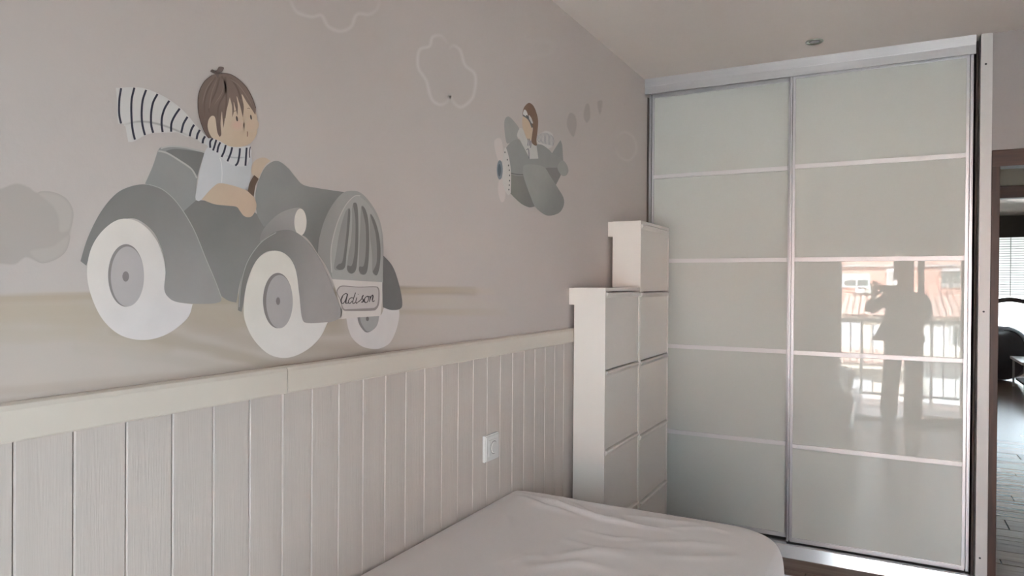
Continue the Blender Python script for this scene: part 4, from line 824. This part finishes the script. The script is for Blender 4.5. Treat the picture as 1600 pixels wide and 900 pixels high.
# face: nose, eyes, ears
bm = bmesh.new(); tube(bm, [(-.015,.125,1.552), (-.015,.140,1.525), (-.015,.122,1.512)], [.007, .013, .008], 10); o = link('nose', bm_mesh(bm, 'nose', True), M_skin, per)
for s in (-1, 1):
    bm = bmesh.new(); bmesh.ops.create_uvsphere(bm, u_segments=12, v_segments=8, radius=.010, matrix=Matrix.Translation((-.015+s*.030, .103, 1.552))); link('eye', bm_mesh(bm, 'eye', True), mat('eye', (.1, .08, .07), .2), per)
    bm = bmesh.new(); bmesh.ops.create_uvsphere(bm, u_segments=12, v_segments=8, radius=.022, matrix=Matrix.Translation((-.015+s*.074, .03, 1.535)) @ Matrix.Diagonal((.35, .7, 1.2, 1))); link('ear', bm_mesh(bm, 'ear', True), M_skin, per)
bm = bmesh.new(); tube(bm, [(-.035,.112,1.490), (-.015,.118,1.487), (.005,.112,1.490)], [.004, .006, .004], 8); link('mouth', bm_mesh(bm, 'mouth', True), mat('lips', (.35, .14, .12), .5), per)
skin('hair', {'a': (.150,-.262,1.60,(.088,.085)), 'b': (.150,-.285,1.53,(.088,.06)), 'c': (.150,-.29,1.44,(.07,.035)), 'd': (.150,-.25,1.665,(.03,.03))}, [('a','b'),('b','c'),('a','d')], M_hair)
skin('shirt', {'a': (.165,-.245,.98,(.125,.095)), 'b': (.165,-.245,1.12,(.12,.09)), 'c': (.166,-.245,1.27,(.125,.095)), 'd': (.156,-.25,1.37,(.065,.06))}, [('a','b'),('b','c'),('c','d')], M_tee)
def jacket():
    bm = bmesh.new(); N = 40; rings = []
    for z, cx_, cy_, rx, ry in ((.862,.116,-.266,.232,.150), (.868,.116,-.266,.240,.156), (.90,.120,-.266,.228,.150), (.97,.130,-.268,.200,.132), (1.06,.146,-.270,.172,.116), (1.14,.158,-.271,.164,.112), (1.22,.166,-.272,.172,.115), (1.29,.168,-.272,.172,.108), (1.335,.166,-.274,.140,.090), (1.365,.162,-.275,.095,.074), (1.395,.158,-.274,.075,.064)):
        rings.append([bm.verts.new(Vector((cx_+rx*math.cos(2*math.pi*k/N), cy_+ry*math.sin(2*math.pi*k/N), z))-PO) for k in range(N)])
    for a, b in zip(rings, rings[1:]):
        for k in range(N): bm.faces.new((a[k], a[(k+1)%N], b[(k+1)%N], b[k]))
    bm.faces.new(rings[0][::-1]); bm.faces.new(rings[-1])
    for pts, rr in (([(.060,-.268,1.285), (.012,-.264,1.295), (-.030,-.240,1.262), (-.080,-.200,1.225), (-.128,-.160,1.188), (-.142,-.138,1.192), (-.136,-.110,1.222), (-.122,-.075,1.262)], [.075, .068, .062, .058, .054, .050, .046, .040]),
                    ([(.280,-.268,1.285), (.322,-.264,1.290), (.345,-.240,1.235), (.352,-.210,1.165), (.348,-.185,1.125), (.325,-.165,1.128), (.270,-.130,1.190), (.200,-.092,1.272)], [.075, .066, .062, .058, .054, .050, .046, .040])):
        tube(bm, [Vector(p_)-PO for p_ in pts], rr, 16)
    o = link('jacket', bm_mesh(bm, 'jacket', True), M_jack, per)
jacket()
skin('trousers', {'pel': (.165,-.26,.90,(.145,.115)), 'hl': (.078,-.255,.82,.098), 'ml': (.066,-.25,.66,.094), 'kl': (.052,-.245,.47,.086), 'cl': (.040,-.25,.25,.084), 'al': (.030,-.252,.06,.086), 'hr': (.252,-.258,.82,.098), 'mr': (.252,-.255,.66,.092), 'kr': (.250,-.25,.47,.085), 'cr': (.246,-.255,.25,.083), 'ar': (.242,-.26,.06,.085)},
     [('pel','hl'),('hl','ml'),('ml','kl'),('kl','cl'),('cl','al'),('pel','hr'),('hr','mr'),('mr','kr'),('kr','cr'),('cr','ar')], M_trou)
for a, b, c in ((.028, .010, -1), (.240, .262, 1)):
    skin('shoe', {'a': (a, -.29, .04, (.042, .036)), 'b': ((a+b)/2, -.20, .04, (.048, .038)), 'c': (b, -.12, .032, (.042, .028))}, [('a','b'),('b','c')], M_shoe)
ph = empty('smartphone', 'dark smartphone held sideways by the mirrored person', 'phone', loc=(.026, -.022, 1.392))
box('case', -.082, .082, -.004, .004, -.039, .039, mat('phone_black', (.02, .02, .022), .3), ph, .003)
box('lens_block', -.034, -.008, .0041, .0062, .012, .036, M_dark, ph, .0008)
